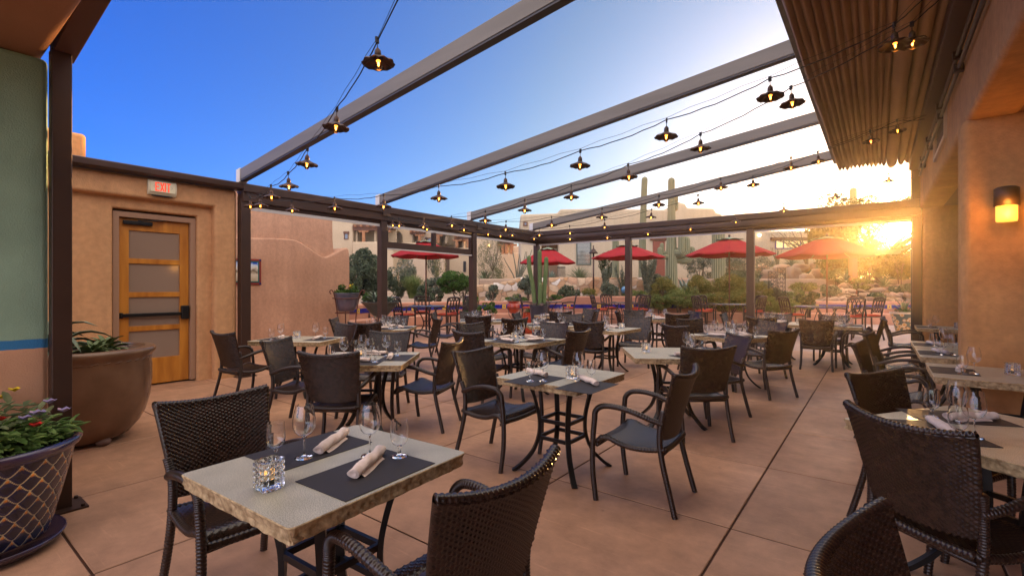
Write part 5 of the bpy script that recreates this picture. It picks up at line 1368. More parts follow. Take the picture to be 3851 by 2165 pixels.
# saguaros
def sag_mat():
    m = mat('saguaro_skin', (0.085,0.105,0.045), 0.75, col2=(0.12,0.13,0.058), scale=2.5, detail=6, bump=0.3, bscale=60)
    N, Lk = m.node_tree.nodes, m.node_tree.links; b = N['Principled BSDF']; src = b.inputs['Base Color'].links[0].from_socket
    at = N.new('ShaderNodeAttribute'); at.attribute_name = 'rib'
    mx = N.new('ShaderNodeMix'); mx.data_type = 'RGBA'; Lk.new(src, mx.inputs['A']); mx.inputs['B'].default_value = (0.33,0.31,0.19,1)
    pw = N.new('ShaderNodeMath'); pw.operation = 'POWER'; pw.inputs[1].default_value = 3; Lk.new(at.outputs['Fac'], pw.inputs[0]); Lk.new(pw.outputs[0], mx.inputs['Factor']); Lk.new(mx.outputs['Result'], b.inputs['Base Color'])
    return m
M_sag = sag_mat()
def column(parent, name, pts, rad, ribs=18, seg=None, n=60, m=None, depth=0.2):
    q = spline(pts, n); seg = seg or ribs*4; mb = MB(); Ls = [0]
    for i in range(n): Ls.append(Ls[-1]+(q[i+1]-q[i]).length)
    T = Ls[-1]; R_ = []
    for i in range(n+1):
        r = rad[0]+(rad[1]-rad[0])*min(1, Ls[i]/T*1.2); e = (T-Ls[i])/(r*1.1)
        if e < 1: r *= max(0.06, math.sqrt(max(0, 1-(1-e)**2)))
        R_.append(r)
    vals = []; vs = []; up = Vector((1,0,0)); fs = []
    for i, p in enumerate(q):
        t = (q[min(i+1,n)]-q[max(i-1,0)]).normalized(); a = (up-t*up.dot(t)).normalized(); b = t.cross(a); up = a
        for k in range(seg):
            th = 2*math.pi*k/seg; rb = abs(math.cos(th*ribs/2)); r = R_[i]*(1-depth+depth*rb**0.8); vals.append(rb); vs.append(p+a*math.cos(th)*r+b*math.sin(th)*r)
    for i in range(n):
        for k in range(seg): l2 = (k+1) % seg; fs.append((i*seg+k, i*seg+l2, (i+1)*seg+l2, (i+1)*seg+k))
    fs.append(tuple(n*seg+k for k in range(seg)))
    o = mb.add(vs, fs).build(name, m or M_sag, parent, smooth=True)
    at = o.data.attributes.new('rib', 'FLOAT', 'POINT'); at.data.foreach_set('value', vals); return o
def saguaro(sx, sytop, d, wpx, zb, label, arms=(), lean=0.0, topw=0.8):
    t = thing('saguaro_cactus', label, 'cactus', V(L(sx,d),d,zb), R(37.3)); h = Z(sytop,d)-zb; r = wpx/2*d/FPX
    column(t, 'trunk', [(0,0,-0.1),(0,0,h*.4),(lean*h*.5,0,h*.75),(lean*h,0,h)], (r, r*topw))
    for (ax, ay, z0, out_, z1, ar) in arms:
        dd = Vector((ax, ay, 0)).normalized()
        column(t, 'arm', [dd*r*0.6+Vector((0,0,z0)), dd*(r+out_*.7)+Vector((0,0,z0-0.02)), dd*(r+out_)+Vector((0,0,z0+out_*.6)), dd*(r+out_*1.02)+Vector((0,0,(z0+z1)/2+out_*.3)), dd*(r+out_)+Vector((0,0,z1))], (ar, ar*.95), ribs=14, n=40)
    return t
saguaro(2416, 664, 25, 30, 1.2, 'tall plain saguaro with no arms behind the beams', lean=0.02, topw=.75)
hB = Z(667,24)-1.0
saguaro(2525, 667, 24, 50, 1.0, 'tall saguaro with thick curled arms on its right', [(1,-.4,Z(955,24)-1.0,.35,Z(890,24)-1.0,.20),(1,.2,Z(975,24)-1.0,.75,Z(925,24)-1.0,.19),(.8,-.7,Z(950,24)-1,.18,Z(868,24)-1,.17),(1,.5,Z(940,24)-1.0,.5,Z(872,24)-1.0,.16),(-1,-.3,Z(965,24)-1.0,.33,Z(930,24)-1.0,.12),(-1,.2,Z(950,24)-1.0,.12,Z(912,24)-1.0,.11),(.7,.6,Z(780,24)-1.0,.02,Z(705,24)-1.0,.15)], topw=.5)
saguaro(2702, 838, 25, 51, 0.9, 'thick saguaro trunk behind the umbrella beside the middle post', topw=.92)
saguaro(2315, 872, 25, 29, 0.9, 'slim pale saguaro trunk beside the ocotillo', topw=.85)
saguaro(3209, 704, 30, 26, 1.5, 'lone saguaro top poking above the right beam', topw=.9)
# ocotillo
M_oco = mat('ocotillo_stem', (0.15,0.16,0.10), 0.85, col2=(0.10,0.085,0.06), scale=9)
def ocotillo(sx, sytop, sybot, d, n, spread, label, leafy=True, r=0.028):
    rng = random.Random(int(sx)); z0 = Z(sybot,d); h = Z(sytop,d)-z0; t = thing('ocotillo', label, 'ocotillo', V(L(sx,d),d,z0)); s = MB(); lf = MB()
    for i in range(n):
        a = rng.random()*6.28; sp = spread*rng.uniform(.2,1); hh = h*rng.uniform(.7,1.02)
        q = spline([(0.06*math.cos(a),0.06*math.sin(a),-.1),(sp*.35*math.cos(a),sp*.35*math.sin(a),hh*.35),(sp*.8*math.cos(a+.1),sp*.8*math.sin(a+.1),hh*.75),(sp*math.cos(a+.2),sp*math.sin(a+.2),hh)], 16)
        s.tube(q, [r*(1-.6*k/16) for k in range(17)], 6)
        if leafy:
            for p in q[2:]: leafquads(lf, p, (0.05,0.05,0.13), 16, 0.055, rng, asp=1.6)
    s.build('stem', M_oco, t, smooth=True)
    if leafy: lf.build('foliage', G['sage'], t)
    return t
ocotillo(2432, 955, 1112, 23, 26, 0.55, 'dense grey green ocotillo clump beside the middle post')
ocotillo(2273, 1005, 1115, 23.2, 8, 0.4, 'thin ocotillo stems left of the slim saguaro')
ocotillo(2345, 990, 1112, 23.6, 9, 0.5, 'leaning ocotillo wands right of the slim saguaro', r=.025)
ocotillo(1945, 925, 1066, 29, 9, 1.3, 'ocotillo with spreading green wands on the terrace', leafy=False, r=.05)
ocotillo(2925, 930, 1000, 29.5, 10, 0.5, 'bare ocotillo stems under the far window', leafy=False, r=.025)
# sotol, yuccas, agaves
rosette(V(L(2180,27),27,Z(1062,27)), 170, 1.0, 0.022, 'large spiky sotol ball before the adobe house window', 'sotol', M_sotol, rise=(-0.25,1.5), droop=0.15, seed=3)
rosette(V(L(2072,28),28,Z(1060,28)), 110, 0.75, 0.022, 'blue grey yucca in front of the house entry', 'yucca', M_agave, rise=(-0.2,1.5), droop=0.1, seed=4)
rosette(V(L(1822,26.5),26.5,Z(1070,26.5)), 45, 0.95, 0.03, 'tall narrow yucca right of the transom post', 'yucca', M_sotol, rise=(0.7,1.5), droop=0.1, seed=5)
rosette(V(L(2583,22),22,Z(1118,22)), 22, 0.95, 0.085, 'large blue agave among the yellow green bushes', 'agave', M_agave, rise=(0.6,1.45), droop=0.05, seed=6)
rosette(V(L(2780,26),26,Z(1050,26)), 30, 0.5, 0.05, 'grey agave on the gravel right of the thick saguaro', 'agave', M_agave, seed=7)
rosette(V(L(2978,28.5),28.5,Z(1000,28.5)), 90, 0.65, 0.02, 'grey green yucca above the boulder bank', 'yucca', M_agave, rise=(0.0,1.5), droop=0.1, seed=8)
rosette(V(L(2905,28.5),28.5,Z(1003,28.5)), 60, 0.5, 0.02, 'small grey yucca at the left above the boulders', 'yucca', M_agave, rise=(0.0,1.5), droop=0.1, seed=9)
rosette(V(L(3178,23.5),23.5,Z(1062,23.5)), 26, 0.7, 0.05, 'pale agave beside the red ramada post', 'agave', M_agave, seed=10, rise=(0.3,1.4))
rosette(V(L(3325,22.5),22.5,Z(1078,22.5)), 60, 0.6, 0.018, 'spiky yucca among the low garden rocks', 'yucca', M_sotol, rise=(0.1,1.5), droop=0.1, seed=11)
# shrubs and trees
shrub(1372, 938, 1140, 19.5, 165, 'olive', 'tall grey green olive bush beside the pink wall', 11000, 0.10, 34, 3)
shrub(1330, 1000, 1135, 18.5, 75, 'olive', 'smaller olive bush right against the pink wall', 3200, 0.08, 12, 3)
shrub(1492, 1000, 1125, 22, 105, 'olive', 'dusky brown green bush left of the umbrella pole', 4200, 0.07, 16, 3)
def grassclump(sx, sy0, sy1, d, wpx, label, n=420):
    rng = random.Random(int(sx)); z0 = Z(sy1,d); h = Z(sy0,d)-z0; w = wpx/2*d/FPX; t = thing('grass_clump', label, 'grass clump', V(L(sx,d),d,z0)); m = MB()
    for i in range(n):
        a = rng.random()*6.28; r0 = w*.25*rng.random()**.5; sp = w*rng.uniform(.15,1.0); hh = h*rng.uniform(.65,1.05)*(1-0.25*(sp/w)**2); ca, sa = math.cos(a), math.sin(a); wd = 0.011; pts = [(r0,0),(r0+sp*.25,hh*.55),(r0+sp*.65,hh*.95),(r0+sp*1.0,hh*.82)]
        vs = []
        for k, (r, zz_) in enumerate(pts):
            ww = wd*(1-k/3.3)
            vs += [(r*ca-ww*sa, r*sa+ww*ca, zz_), (r*ca+ww*sa, r*sa-ww*ca, zz_)]
        m.add(vs, [(2*k, 2*k+1, 2*k+3, 2*k+2) for k in range(3)])
    m.build('blades', G['grass'], t); return t
grassclump(1553, 1028, 1122, 21.5, 125, 'arching green grass clump beside the left umbrella pole', 620)
def tree(sx, sy0, syc, syb, d, wpx, key, name, label, n=3000, size=0.09, k=18, tr=0.06, asp=2.0, cr=0.34):
    rng = random.Random(int(sx)); z0, zc, z1 = Z(syb,d), Z(syc,d), Z(sy0,d); w = wpx/2*d/FPX; t = thing(name, label, 'tree', V(L(sx,d),d,z0)); h = z1-z0; hc = zc-z0
    m = MB(); clumpy(m, (0,0,(h+hc)/2), (w,w*.9,(h-hc)/2), n, size, rng, k, asp=asp, cr=cr); m.build('crown', G[key], t)
    s = MB(); s.tube(spline([(0,0,-.3),(0.02,0.02,hc*.5),(-.03,0,hc*1.02),(0,0,hc+(h-hc)*.6)],12), [tr*(1-.055*q) for q in range(13)], 8)
    for i in range(9):
        a = rng.random()*6.28; r = w*rng.uniform(.5,.9); zz_ = hc+(h-hc)*rng.uniform(0.1,.45); s.tube(spline([(0,0,zz_),(r*.4*math.cos(a),r*.4*math.sin(a),zz_+(h-hc)*.12),(r*math.cos(a),r*math.sin(a),zz_+(h-hc)*rng.uniform(.2,.4))],8), [tr*.5*(1-.1*q) for q in range(9)], 6)
    s.build('trunk', M_bark, t, smooth=True); return t
tree(1708, 1018, 1104, 1132, 22.5, 140, 'citrus', 'citrus_tree', 'small round citrus tree with dense bright leaves', 6500, 0.095, 26, .05)
tree(1855, 855, 1105, 1125, 26, 120, 'acacia', 'acacia_tree', 'slender airy acacia tree with sparse yellowish leaves', 5200, 0.075, 26, .05, 3, .3)
shrub(2292, 940, 1052, 29.5, 75, 'dark', 'dark dense bush against the adobe house wall', 3000, 0.10, 16)
for i, (sx, a, b, d, w, lb) in enumerate(((1788,1105,1182,17.8,75,'bright green bush at the foot of the transom post'),(1840,1130,1182,18.2,70,'bright green bush spilling right of the transom post'),(1752,1118,1180,18.5,30,'small green bush left of the transom post'))): shrub(sx, a, b, d, w, 'green', lb, 1700, 0.065, 12)
shrub(1945, 1108, 1142, 20.6, 95, 'green', 'low leafy hedge behind the red pots', 2200, 0.06, 14)
shrub(2088, 1108, 1142, 20.7, 80, 'green', 'low leafy hedge right of the potted cactus', 2000, 0.06, 14)
shrub(1850, 1068, 1130, 22.2, 60, 'sage', 'soft grey bush under the airy acacia', 1400, 0.06, 10)
shrub(1640, 1100, 1140, 21.2, 70, 'dark', 'low dark ground bush behind the left iron chairs', 1300, 0.07, 10)
YB = [(2492,1050,1135,21.6,72),(2625,1045,1130,21.4,80),(2702,1058,1135,21.2,66),(2758,1045,1140,21.0,80),(2552,1105,1160,20.0,90),(2648,1112,1165,19.6,95),(2720,1110,1170,19.2,80),(2858,1078,1160,19.6,70),(2800,1110,1175,18.8,70),(2905,1125,1180,18.6,80),(2480,1115,1165,19.8,70),(2960,1130,1180,18.2,60)]
for i, (sx, a, b, d, w) in enumerate(YB):
    lb = ['upright','broad','narrow','tall','low','spreading','flowering','bushy','rounded','dense','loose','small'][i]
    pl = ['left of the thick armed saguaro','right of the blue agave','below the thick saguaro trunk','behind the second umbrella pole','below the armed saguaro','in front of the blue agave','left of the second umbrella pole','left of the iron trellis','behind the bronze middle post','below the iron trellis','behind the left umbrella chairs','right of the iron trellis'][i]
    rng = random.Random(500+i); t = shrub(sx, a-8, b, d, w*1.45, 'yellow' if i not in (4,5,9,10,11) else 'grass', f'{lb} yellow green bush {pl}', 5200, 0.12, 24, 6, group='yellow green garden bushes')
    if i in (3,5,6,8):
        fl_ = MB(); leafquads(fl_, (0,0,(Z(a,d)-Z(b,d))*.6), (w/2*d/FPX, .4, (Z(a,d)-Z(b,d))*.4), 26, 0.055, rng, asp=1.1)
        fl_.build('flowers', M_flower if 'M_flower' in globals() else globals().setdefault('M_flower', mat('flower_orange', (0.7,0.16,0.03), 0.6)), t)
shrub(2636, 945, 1075, 26.5, 135, 'sage', 'grey green brittlebush behind the blue agave', 2600, 0.085, 16, 3)
shrub(2805, 955, 1075, 26.5, 170, 'sage', 'wide grey green brush behind the second umbrella pole', 3200, 0.085, 18, 3)
shrub(2752, 925, 1065, 28, 105, 'olive', 'olive green brush behind the second umbrella', 1800, 0.085, 12, 3)
shrub(3042, 1085, 1165, 18.6, 75, 'dark', 'dark rose bush beside the right umbrella chairs', 1300, 0.075, 10, 1.6)
shrub(3150, 985, 1068, 24.5, 110, 'olive', 'olive shrub below the big sunlit tree', 2600, 0.085, 14, 3)
shrub(3265, 960, 1065, 24.2, 120, 'yellow', 'golden shrub below the big sunlit tree', 2800, 0.085, 14, 3)
shrub(3385, 950, 1062, 23.6, 120, 'mesq', 'brown green shrub left of the last post', 3000, 0.085, 14, 3)
shrub(3075, 1000, 1060, 26.8, 60, 'sage', 'small grey bush right of the boulders', 900, 0.085, 8, 3)
# the big tree the sun stands behind
def sun_tree():
    rng = random.Random(9); d = 25.0; t = thing('mesquite_tree', 'big dark mesquite tree with the setting sun behind it', 'tree', V(L(3300,d),d,0.8), 0)
    base = V(L(3300,d),d,0.8); m = MB(); s = MB(); cl = []
    hole = (SUN_DIR/ (SUN_DIR.dot(FW)))*d + Vector((0,0,EYE))       # where the line to the sun crosses the tree
    cs = []
    for i in range(190):
        a = rng.uniform(3075, 3640); top = 742 + 40*abs(math.sin(a*0.021)) + (85 if a < 3130 else 0)
        b = rng.uniform(top, 1015) if a > 3120 else rng.uniform(top, 905)
        if 3100 < a < 3230 and b > 900 and rng.random() < .6: continue
        q = PD(a, b, d+rng.uniform(-1.4,1.4)); cs.append(q)
    for q in cs:
        r = rng.uniform(.35,.75)
        mm = MB(); leafquads(mm, q-base, (r,r,r*.75), 260, 0.15, rng, asp=2.2)
        for f in mm.f:
            p = sum((Vector(mm.v[i]) for i in f), Vector())/4 + base
            ray = SUN_DIR; w = p-Vector((0,0,EYE)); dist = (w-ray*w.dot(ray)).length
            if dist < 0.75 or (dist < 1.9 and rng.random() < 0.9-0.65*(dist-.75)): continue
            n = len(m.v); m.v += [mm.v[i] for i in f]; m.f.append((n,n+1,n+2,n+3))
    m.build('crown', G['mesq'], t)
    s.tube(spline([(0,0,-.4),(.1,0,.9),(-.1,.1,1.7)],8), [.22-.012*k for k in range(9)], 10)
    for q in cs[::3]:
        w = q-Vector((0,0,EYE))
        if (w-SUN_DIR*w.dot(SUN_DIR)).length < 1.6: continue
        e = q-base; s.tube(spline([(-.1,.1,1.6),(e.x*.3,e.y*.3,1.6+(e.z-1.6)*.45),(e.x*.7,e.y*.7,1.6+(e.z-1.6)*.7),tuple(e)],10), [.10-.0085*k for k in range(11)], 6)
    s.build('trunk', M_bark, t, smooth=True)
sun_tree()
def mesquite_bare():
    rng = random.Random(5); d = 28.5; base = V(L(3035,d),d,1.9); t = thing('mesquite_tree', 'thin twisting mesquite before the far window', 'tree', base); s = MB(); m = MB()
    tips = [(2900,880),(2925,868),(2950,878),(2975,862),(2990,890),(3010,866),(3040,872),(2940,900),(2965,905),(3060,890),(3075,870)]
    for (a, b) in tips:
        e = PD(a, b, d+rng.uniform(-1,1))-base; q = spline([(0,0,-.2),(e.x*.05,e.y*.05,e.z*.4),(e.x*.35+rng.uniform(-.15,.15),e.y*.35,e.z*.72),(e.x*.7,e.y*.7,e.z*.8+rng.uniform(-.15,.15)),tuple(e)],14)
        s.tube(q, [.055-.003*k for k in range(15)], 6)
        for p in q[8:]: leafquads(m, p, (.3,.3,.22), 16, .07, rng, asp=3)
    s.build('trunk', M_bark, t, smooth=True); m.build('crown', G['acacia'], t)
mesquite_bare()
rp = thing('ramada_post', 'rust red timber post in the garden below the tree', 'post', V(L(3208,23.2),23.2,0.8), R(37.3))
MB().box(-.13,.13,-.13,.13,0,Z(955,23.2)-.8).build('shaft', mat('post_rust', (0.30,0.09,0.05), 0.8), rp, bevel=.01)
MB().box(-.9,2.2,-.1,.1,Z(955,23.2)-.8+.002,Z(945,23.2)-.8+.05).build('crossbeam', M_wood, rp)
# garden lamp, trellis
gl = thing('garden_lamp', 'dark garden lamp post with bell shade before the house window', 'lamp post', V(L(2232,22.3),22.3,0.8))
hh = Z(945,22.3)-.8
MB().tube([(0,0,0),(0,0,hh)], .04, 10).build('pole', M_bronze, gl, smooth=True)
MB().lathe([(.0,hh+.20),(.03,hh+.19),(.035,hh+.12),(.10,hh+.08),(.11,hh+.02),(.2,hh-.06),(.205,hh-.10),(.0,hh-.03)], 18, capb=False, capt=False).build('bell_shade', M_bronze, gl, smooth=True)
MB().ball((0,0,hh+.24), .035).build('finial', M_bronze, gl, smooth=True)
tr_ = thing('iron_trellis', 'dark scrolled iron garden trellis before the boulders', 'trellis', V(L(2920,19.3),19.3,0.3), R(37.3))
zt0, zt1 = Z(1125,19.3)-.3, Z(1006,19.3)-.3
for xo, top in ((-.17,.93),(.2,1.0)):
    fm = MB(); fm.box(xo-.17,xo-.155,-.01,.01,-.3,zt1*top).box(xo+.155,xo+.17,-.01,.01,-.3,zt1*top).box(xo-.154,xo+.154,-.01,.01,zt1*top-.015,zt1*top).build('panel_frame', M_iron, tr_)
    sm_ = MB(); rng = random.Random(int(xo*100))
    for i in range(7):
        zz_ = zt0+.1+(zt1*top-zt0-.2)*i/6.4
        for s in (-1, 1):
            q = [(xo+s*.075+.07*math.cos(u*.55+i)*(1-u*.035), 0, zz_+.08+.075*math.sin(u*.55+i)*(1-u*.035)) for u in range(16)]; sm_.tube(q, .009, 5)
        sm_.tube([(xo-.15,0,zz_),(xo,0,zz_+.12),(xo+.15,0,zz_)], .009, 5)
    sm_.build('scrollwork', M_iron, tr_)
# ================================================================== umbrellas
M_red_c = mat('umbrella_red', (0.42,0.012,0.02), 0.8, col2=(0.36,0.010,0.018), scale=3, bump=0.1, bscale=200)
M_sagec = mat('umbrella_sage', (0.22,0.28,0.19), 0.8)
M_polew = mat('pole_wood', (0.20,0.085,0.045), 0.5)
def add_transl(m, k):
    N, Lk = m.node_tree.nodes, m.node_tree.links; b = N['Principled BSDF']; o = N['Material Output']; t = N.new('ShaderNodeBsdfTranslucent'); mx = N.new('ShaderNodeMixShader'); mx.inputs[0].default_value = k
    t.inputs['Color'].default_value = (*b.inputs['Base Color'].default_value[:3], 1)
    if b.inputs['Base Color'].links: Lk.new(b.inputs['Base Color'].links[0].from_socket, t.inputs['Color'])
    Lk.new(b.outputs[0], mx.inputs[1]); Lk.new(t.outputs[0], mx.inputs[2]); Lk.new(mx.outputs[0], o.inputs['Surface'])
add_transl(M_red_c, 0.3)
def umbrella(sx, d, r, zr, za, label, rot=0.2):
    t = thing('patio_umbrella', label, 'umbrella', V(L(sx,d),d,0), rot, 'red patio umbrellas')
    def cone(r0, z0, r1, z1, sag, scal=0.0, nseg=8, sub=6, rows=6):
        vs = []
        for j in range(rows+1):
            u = j/rows; rr_ = r1+(r0-r1)*u; zz_ = z1+(z0-z1)*u
            for k in range(nseg*sub):
                th = 2*math.pi*k/(nseg*sub); w = (k % sub)/sub; chord = math.cos(math.pi/nseg)/math.cos(th % (2*math.pi/nseg)-math.pi/nseg)
                mid = math.sin(math.pi*w); vs.append((rr_*chord*math.cos(th), rr_*chord*math.sin(th), zz_-sag*mid*u*(1-u*.35)+0.05*math.sin(math.pi*u)*0 - scal*(mid if j == rows else 0)))
        n = nseg*sub; return vs, [(j*n+k, (j+1)*n+k, (j+1)*n+(k+1) % n, j*n+(k+1) % n) for j in range(rows) for k in range(n)]
    h = za-zr; rv = r*.27
    vs, fs = cone(r, zr, rv*.8, za-h*.16, 0.05*r); cn = o = MB().add(vs, fs).build('canopy', M_red_c, t, angle=30)
    md = o.modifiers.new('t', 'SOLIDIFY'); md.thickness = .008
    vs, fs = cone(rv*1.15, za-h*.17, .03, za, .02, -.05, rows=3); o = MB().add(vs, fs).build('vent_cap', M_sagec, cn, angle=30); md = o.modifiers.new('t', 'SOLIDIFY'); md.thickness = .006
    MB().tube([(0,0,.0),(0,0,za-.02)], .022, 10).build('pole', M_polew, t, smooth=True)
    MB().ball((0,0,za+.05), .04, sq=(1,1,1.3)).build('finial', M_bronze, t, smooth=True)
    for k in range(8):
        th = 2*math.pi*k/8; c_, s_ = math.cos(th), math.sin(th)
        MB().tube([(r*.97*c_,r*.97*s_,zr-.012),(.04*c_,.04*s_,za-h*.2)], .009, 5).tube([(r*.55*c_,r*.55*s_,zr+h*.36),(.03*c_,.03*s_,zr+h*.05)], .008, 5).build('rib', M_polew, t)
    return t
umbrella(1602, 14.9, 1.10, 2.43, 2.93, 'red umbrella at the left seen through the transom bay', .35)
umbrella(2061, 19.3, 1.18, 2.45, 3.08, 'red umbrella behind the potted cactus', .1)
umbrella(2359, 18.2, 1.40, 2.60, 3.10, 'red umbrella in front of the ocotillo and tall saguaros', .3)
umbrella(2743, 16.6, 1.46, 2.60, 3.20, 'red umbrella left of the middle bronze post', .25)
umbrella(3110, 14.0, 1.38, 2.39, 2.95, 'orange red umbrella at right nearest the sun', .4)
# ================================================================== cast iron garden sets
M_cast = mat('cast_bronze', (0.045,0.028,0.024), 0.4, metal=0.5, col2=(0.07,0.045,0.035), scale=20)
M_cush = mat('cushion_red', (0.55,0.075,0.03), 0.85, col2=(0.48,0.06,0.025), scale=12, bump=0.2, bscale=200)
def iron_chair_proto():
    t = thing('iron_chair', 'x', 'chair'); hs = 0.66
    MB().box(-.235,.235,-.22,.24,hs-.035,hs-.005).build('seat_frame', M_cast, t, bevel=.012)
    m = MB(); m.grid(lambda u, v: (-.22+.44*u, -.20+.42*v, hs+.055-.022*(abs(2*u-1)**4+abs(2*v-1)**4)), 10, 10); m.box(-.22,.22,-.20,.22,hs-.004,hs+.03)
    m.build('cushion', M_cush, t, bevel=.02)
    for sx in (-1, 1):
        MB().tube(spline([(sx*.235,-.27,0),(sx*.215,-.22,.3),(sx*.215,-.21,hs-.02),(sx*.225,-.23,.82),(sx*.235,-.30,1.14)],22), .023, 7).build('leg', M_cast, t, smooth=True)
        MB().tube(spline([(sx*.245,.27,0),(sx*.225,.22,.3),(sx*.225,.215,hs-.01)],14), .022, 7).build('leg', M_cast, t, smooth=True)
        MB().tube(spline([(sx*.23,-.235,.88),(sx*.275,-.05,.90),(sx*.29,.12,.875),(sx*.275,.24,.86),(sx*.25,.22,.78),(sx*.23,.20,hs)],24), .021, 7).build('armrest', M_cast, t, smooth=True)
    fr = MB().tube([(.235*math.sin(u*.2618-1.5708), -.305+.0*u, 1.13+.045*math.cos((u-6)*.2618)) for u in range(13)], .027, 7).tube([(-.215,-.225,.76),(.215,-.225,.76)], .013, 6)
    fr.build('back_frame', M_cast, t, smooth=True)
    lt_ = MB()
    for i in range(4):
        cx = -.165+.11*i
        for s in (-1, 1):
            q = [(cx+s*.075*math.sin(math.pi*u/10), -.228-.078*(u/10), .765+.375*(u/10)) for u in range(11)]; lt_.tube(q, .0135, 5)
    lt_.tube([(-.22,-.29,1.07),(.22,-.29,1.07)], .009, 5).build('back_lattice', M_cast, t, smooth=True)
    MB().tube([(.215*math.cos(u*.3927),.22*math.sin(u*.3927),.24) for u in range(16)], .011, 6, closed=True).build('foot_ring', M_cast, t, smooth=True)
    return t
IC = Copier(iron_chair_proto())
def iron_table_proto():
    t = thing('iron_table', 'x', 'table')
    MB().lathe([(.0,.885),(.53,.885),(.55,.893),(.55,.907),(.53,.913),(.0,.913)], 40, capb=False, capt=False).build('tabletop', mat('iron_top', (0.10,0.085,0.095), 0.25, metal=0.3), t, angle=40)
    for k in range(4):
        a = math.pi/2*k+.5; c_, s_ = math.cos(a), math.sin(a)
        MB().tube(spline([(.36*c_,.36*s_,.884),(.16*c_,.16*s_,.6),(.09*c_,.09*s_,.35),(.22*c_,.22*s_,.1),(.34*c_,.34*s_,.012)],20), .018, 7).build('leg', M_cast, t, smooth=True)
    MB().tube([(.12*math.cos(u*.3927),.12*math.sin(u*.3927),.45) for u in range(16)], .012, 6, closed=True).build('ring', M_cast, t, smooth=True)
    return t
IT = Copier(iron_table_proto())
def iset(sx, d, what, chairs):
    w = V(L(sx,d),d); IT.put((w.x,w.y,0), .3, f'round iron table under the {what}', group='round iron garden tables')
    for (dl, dd, fl, fd, lb) in chairs:
        p = V(L(sx,d)+dl, d+dd); f = RT*fl+FW*fd; IC.put((p.x,p.y,0), math.atan2(f.y,f.x)-math.pi/2, lb, group='cast iron chairs with red cushions')
iset(1605, 14.6, 'left umbrella', ((-.55,-.55,.7,.7,'iron chair at near left of the left umbrella table'),(-.3,.85,.2,-1,'iron chair behind the left umbrella table'),(.68,-.45,-.75,.65,'iron chair with wide red cushion right of the left umbrella'),(.95,.5,-.8,-.5,'iron chair at far right of the left umbrella table')))
iset(2061, 19.0, 'umbrella behind the potted cactus', ((.8,-.1,-1,.1,'iron chair right of the potted cactus umbrella'),(-.8,.1,1,-.1,'iron chair left of the potted cactus umbrella')))
iset(2345, 17.9, 'umbrella before the ocotillo', ((-.35,.9,.25,-1,'iron chair behind the table before the ocotillo'),(.65,.6,-.7,-.6,'angled iron chair right of the table before the ocotillo'),(.45,-.6,-.4,.9,'iron chair with its back to us before the ocotillo'),(-.95,-.45,1,.15,'iron chair facing right at left of the ocotillo table')))
iset(2743, 16.3, 'umbrella beside the middle bronze post', ((-.95,-.2,1,.2,'iron chair left of the table beside the middle post'),(-.4,.95,.3,-1,'iron chair behind the table beside the middle post'),(.55,-.55,-.55,.8,'iron chair near the middle bronze post with back to us'),(1.05,.4,-1,-.3,'iron chair right of the middle bronze post')))
iset(3110, 14.0, 'orange red umbrella nearest the sun', ((-.95,.05,1,.05,'iron chair facing right beside the rose bush'),(0.05,-.85,0.02,1,'iron chair with arched back toward us under right umbrella'),(.95,-.35,-1,.1,'iron chair with bright orange cushion facing left at right')))
# ================================================================== pots
def pot(label, loc, prof, m, name='flower_pot', seg=40, rim=True, wall=.03, soil=-.05):
    t = thing(name, label, 'plant pot', loc); R0, zt = prof[-1]
    inner = [(R0-wall, zt), (R0-wall-.004, zt-.02), (max(.02, R0-wall-.03), zt+soil-.03)]
    MB().lathe(prof+inner, seg, capt=False).build('pot_body', m, t, smooth=True).data.set_sharp_from_angle(angle=R(50))
    MB().lathe([(0,zt+soil+.012),(R0*.5,zt+soil+.01),(R0-wall-.004,zt+soil)], seg, capb=False, capt=False).build('soil', M_soil, t, smooth=True)
    return t
M_brown = mat('glaze_brown', (0.13,0.07,0.04), 0.24, col2=(0.22,0.125,0.075), scale=3.5, detail=8, spec=0.5, bump=0.05, bscale=90, ramp=(0.3,0.75))
bp_ = pot('huge glazed brown pot of agaves beside the wooden door', V(-4.1,4.55,0.03), [(.33,0),(.38,.03),(.455,.12),(.505,.22),(.54,.36),(.557,.52),(.557,.66),(.548,.74),(.56,.775),(.585,.80),(.59,.825),(.575,.845),(.55,.85)], M_brown, seg=64, wall=.05, soil=-.04)
rope = MB(); rope.tube([((.545+.006*math.cos(u*1.2))*math.cos(u*.0314), (.545+.006*math.cos(u*1.2))*math.sin(u*.0314), .742+.007*math.sin(u*1.2)) for u in range(200)], .008, 6, closed=True).build('rope_band', M_brown, bp_, smooth=True)
for a in (0.3, 1.9, 3.4, 5.0):
    f_ = MB().ball((.355*math.cos(a),.355*math.sin(a),.005), .06, sq=(1,1,.7)).build('pot_foot', mat('foot_clay', (0.16,0.09,0.07), 0.6) if a == 0.3 else bpy.data.materials['foot_clay'], bp_, smooth=True)
bw = V(-4.1,4.55)
M_varieg = mat('agave_variegated', (0.20,0.24,0.16), 0.45, col2=(0.08,0.12,0.07), scale=7, ramp=(.4,.6))
rosette(bw+Vector((0.02,-0.2,.82)), 18, .52, .04, 'variegated agave at the front of the huge brown pot', 'agave', M_varieg, droop=.6, rise=(.55,1.4), seed=31)
rosette(bw+Vector((-.02,.2,.82)), 26, .22, .03, 'small green aloe at the right of the huge brown pot', 'aloe', mat('aloe_green', (0.12,0.17,0.06), 0.5), rise=(.1,1.3), seed=32, name_cat='aloe')
rosette(bw+Vector((.25,.05,.82)), 26, .2, .03, 'second small aloe at the rim of the huge brown pot', 'aloe', bpy.data.materials['aloe_green'], rise=(.1,1.3), seed=33, name_cat='aloe')
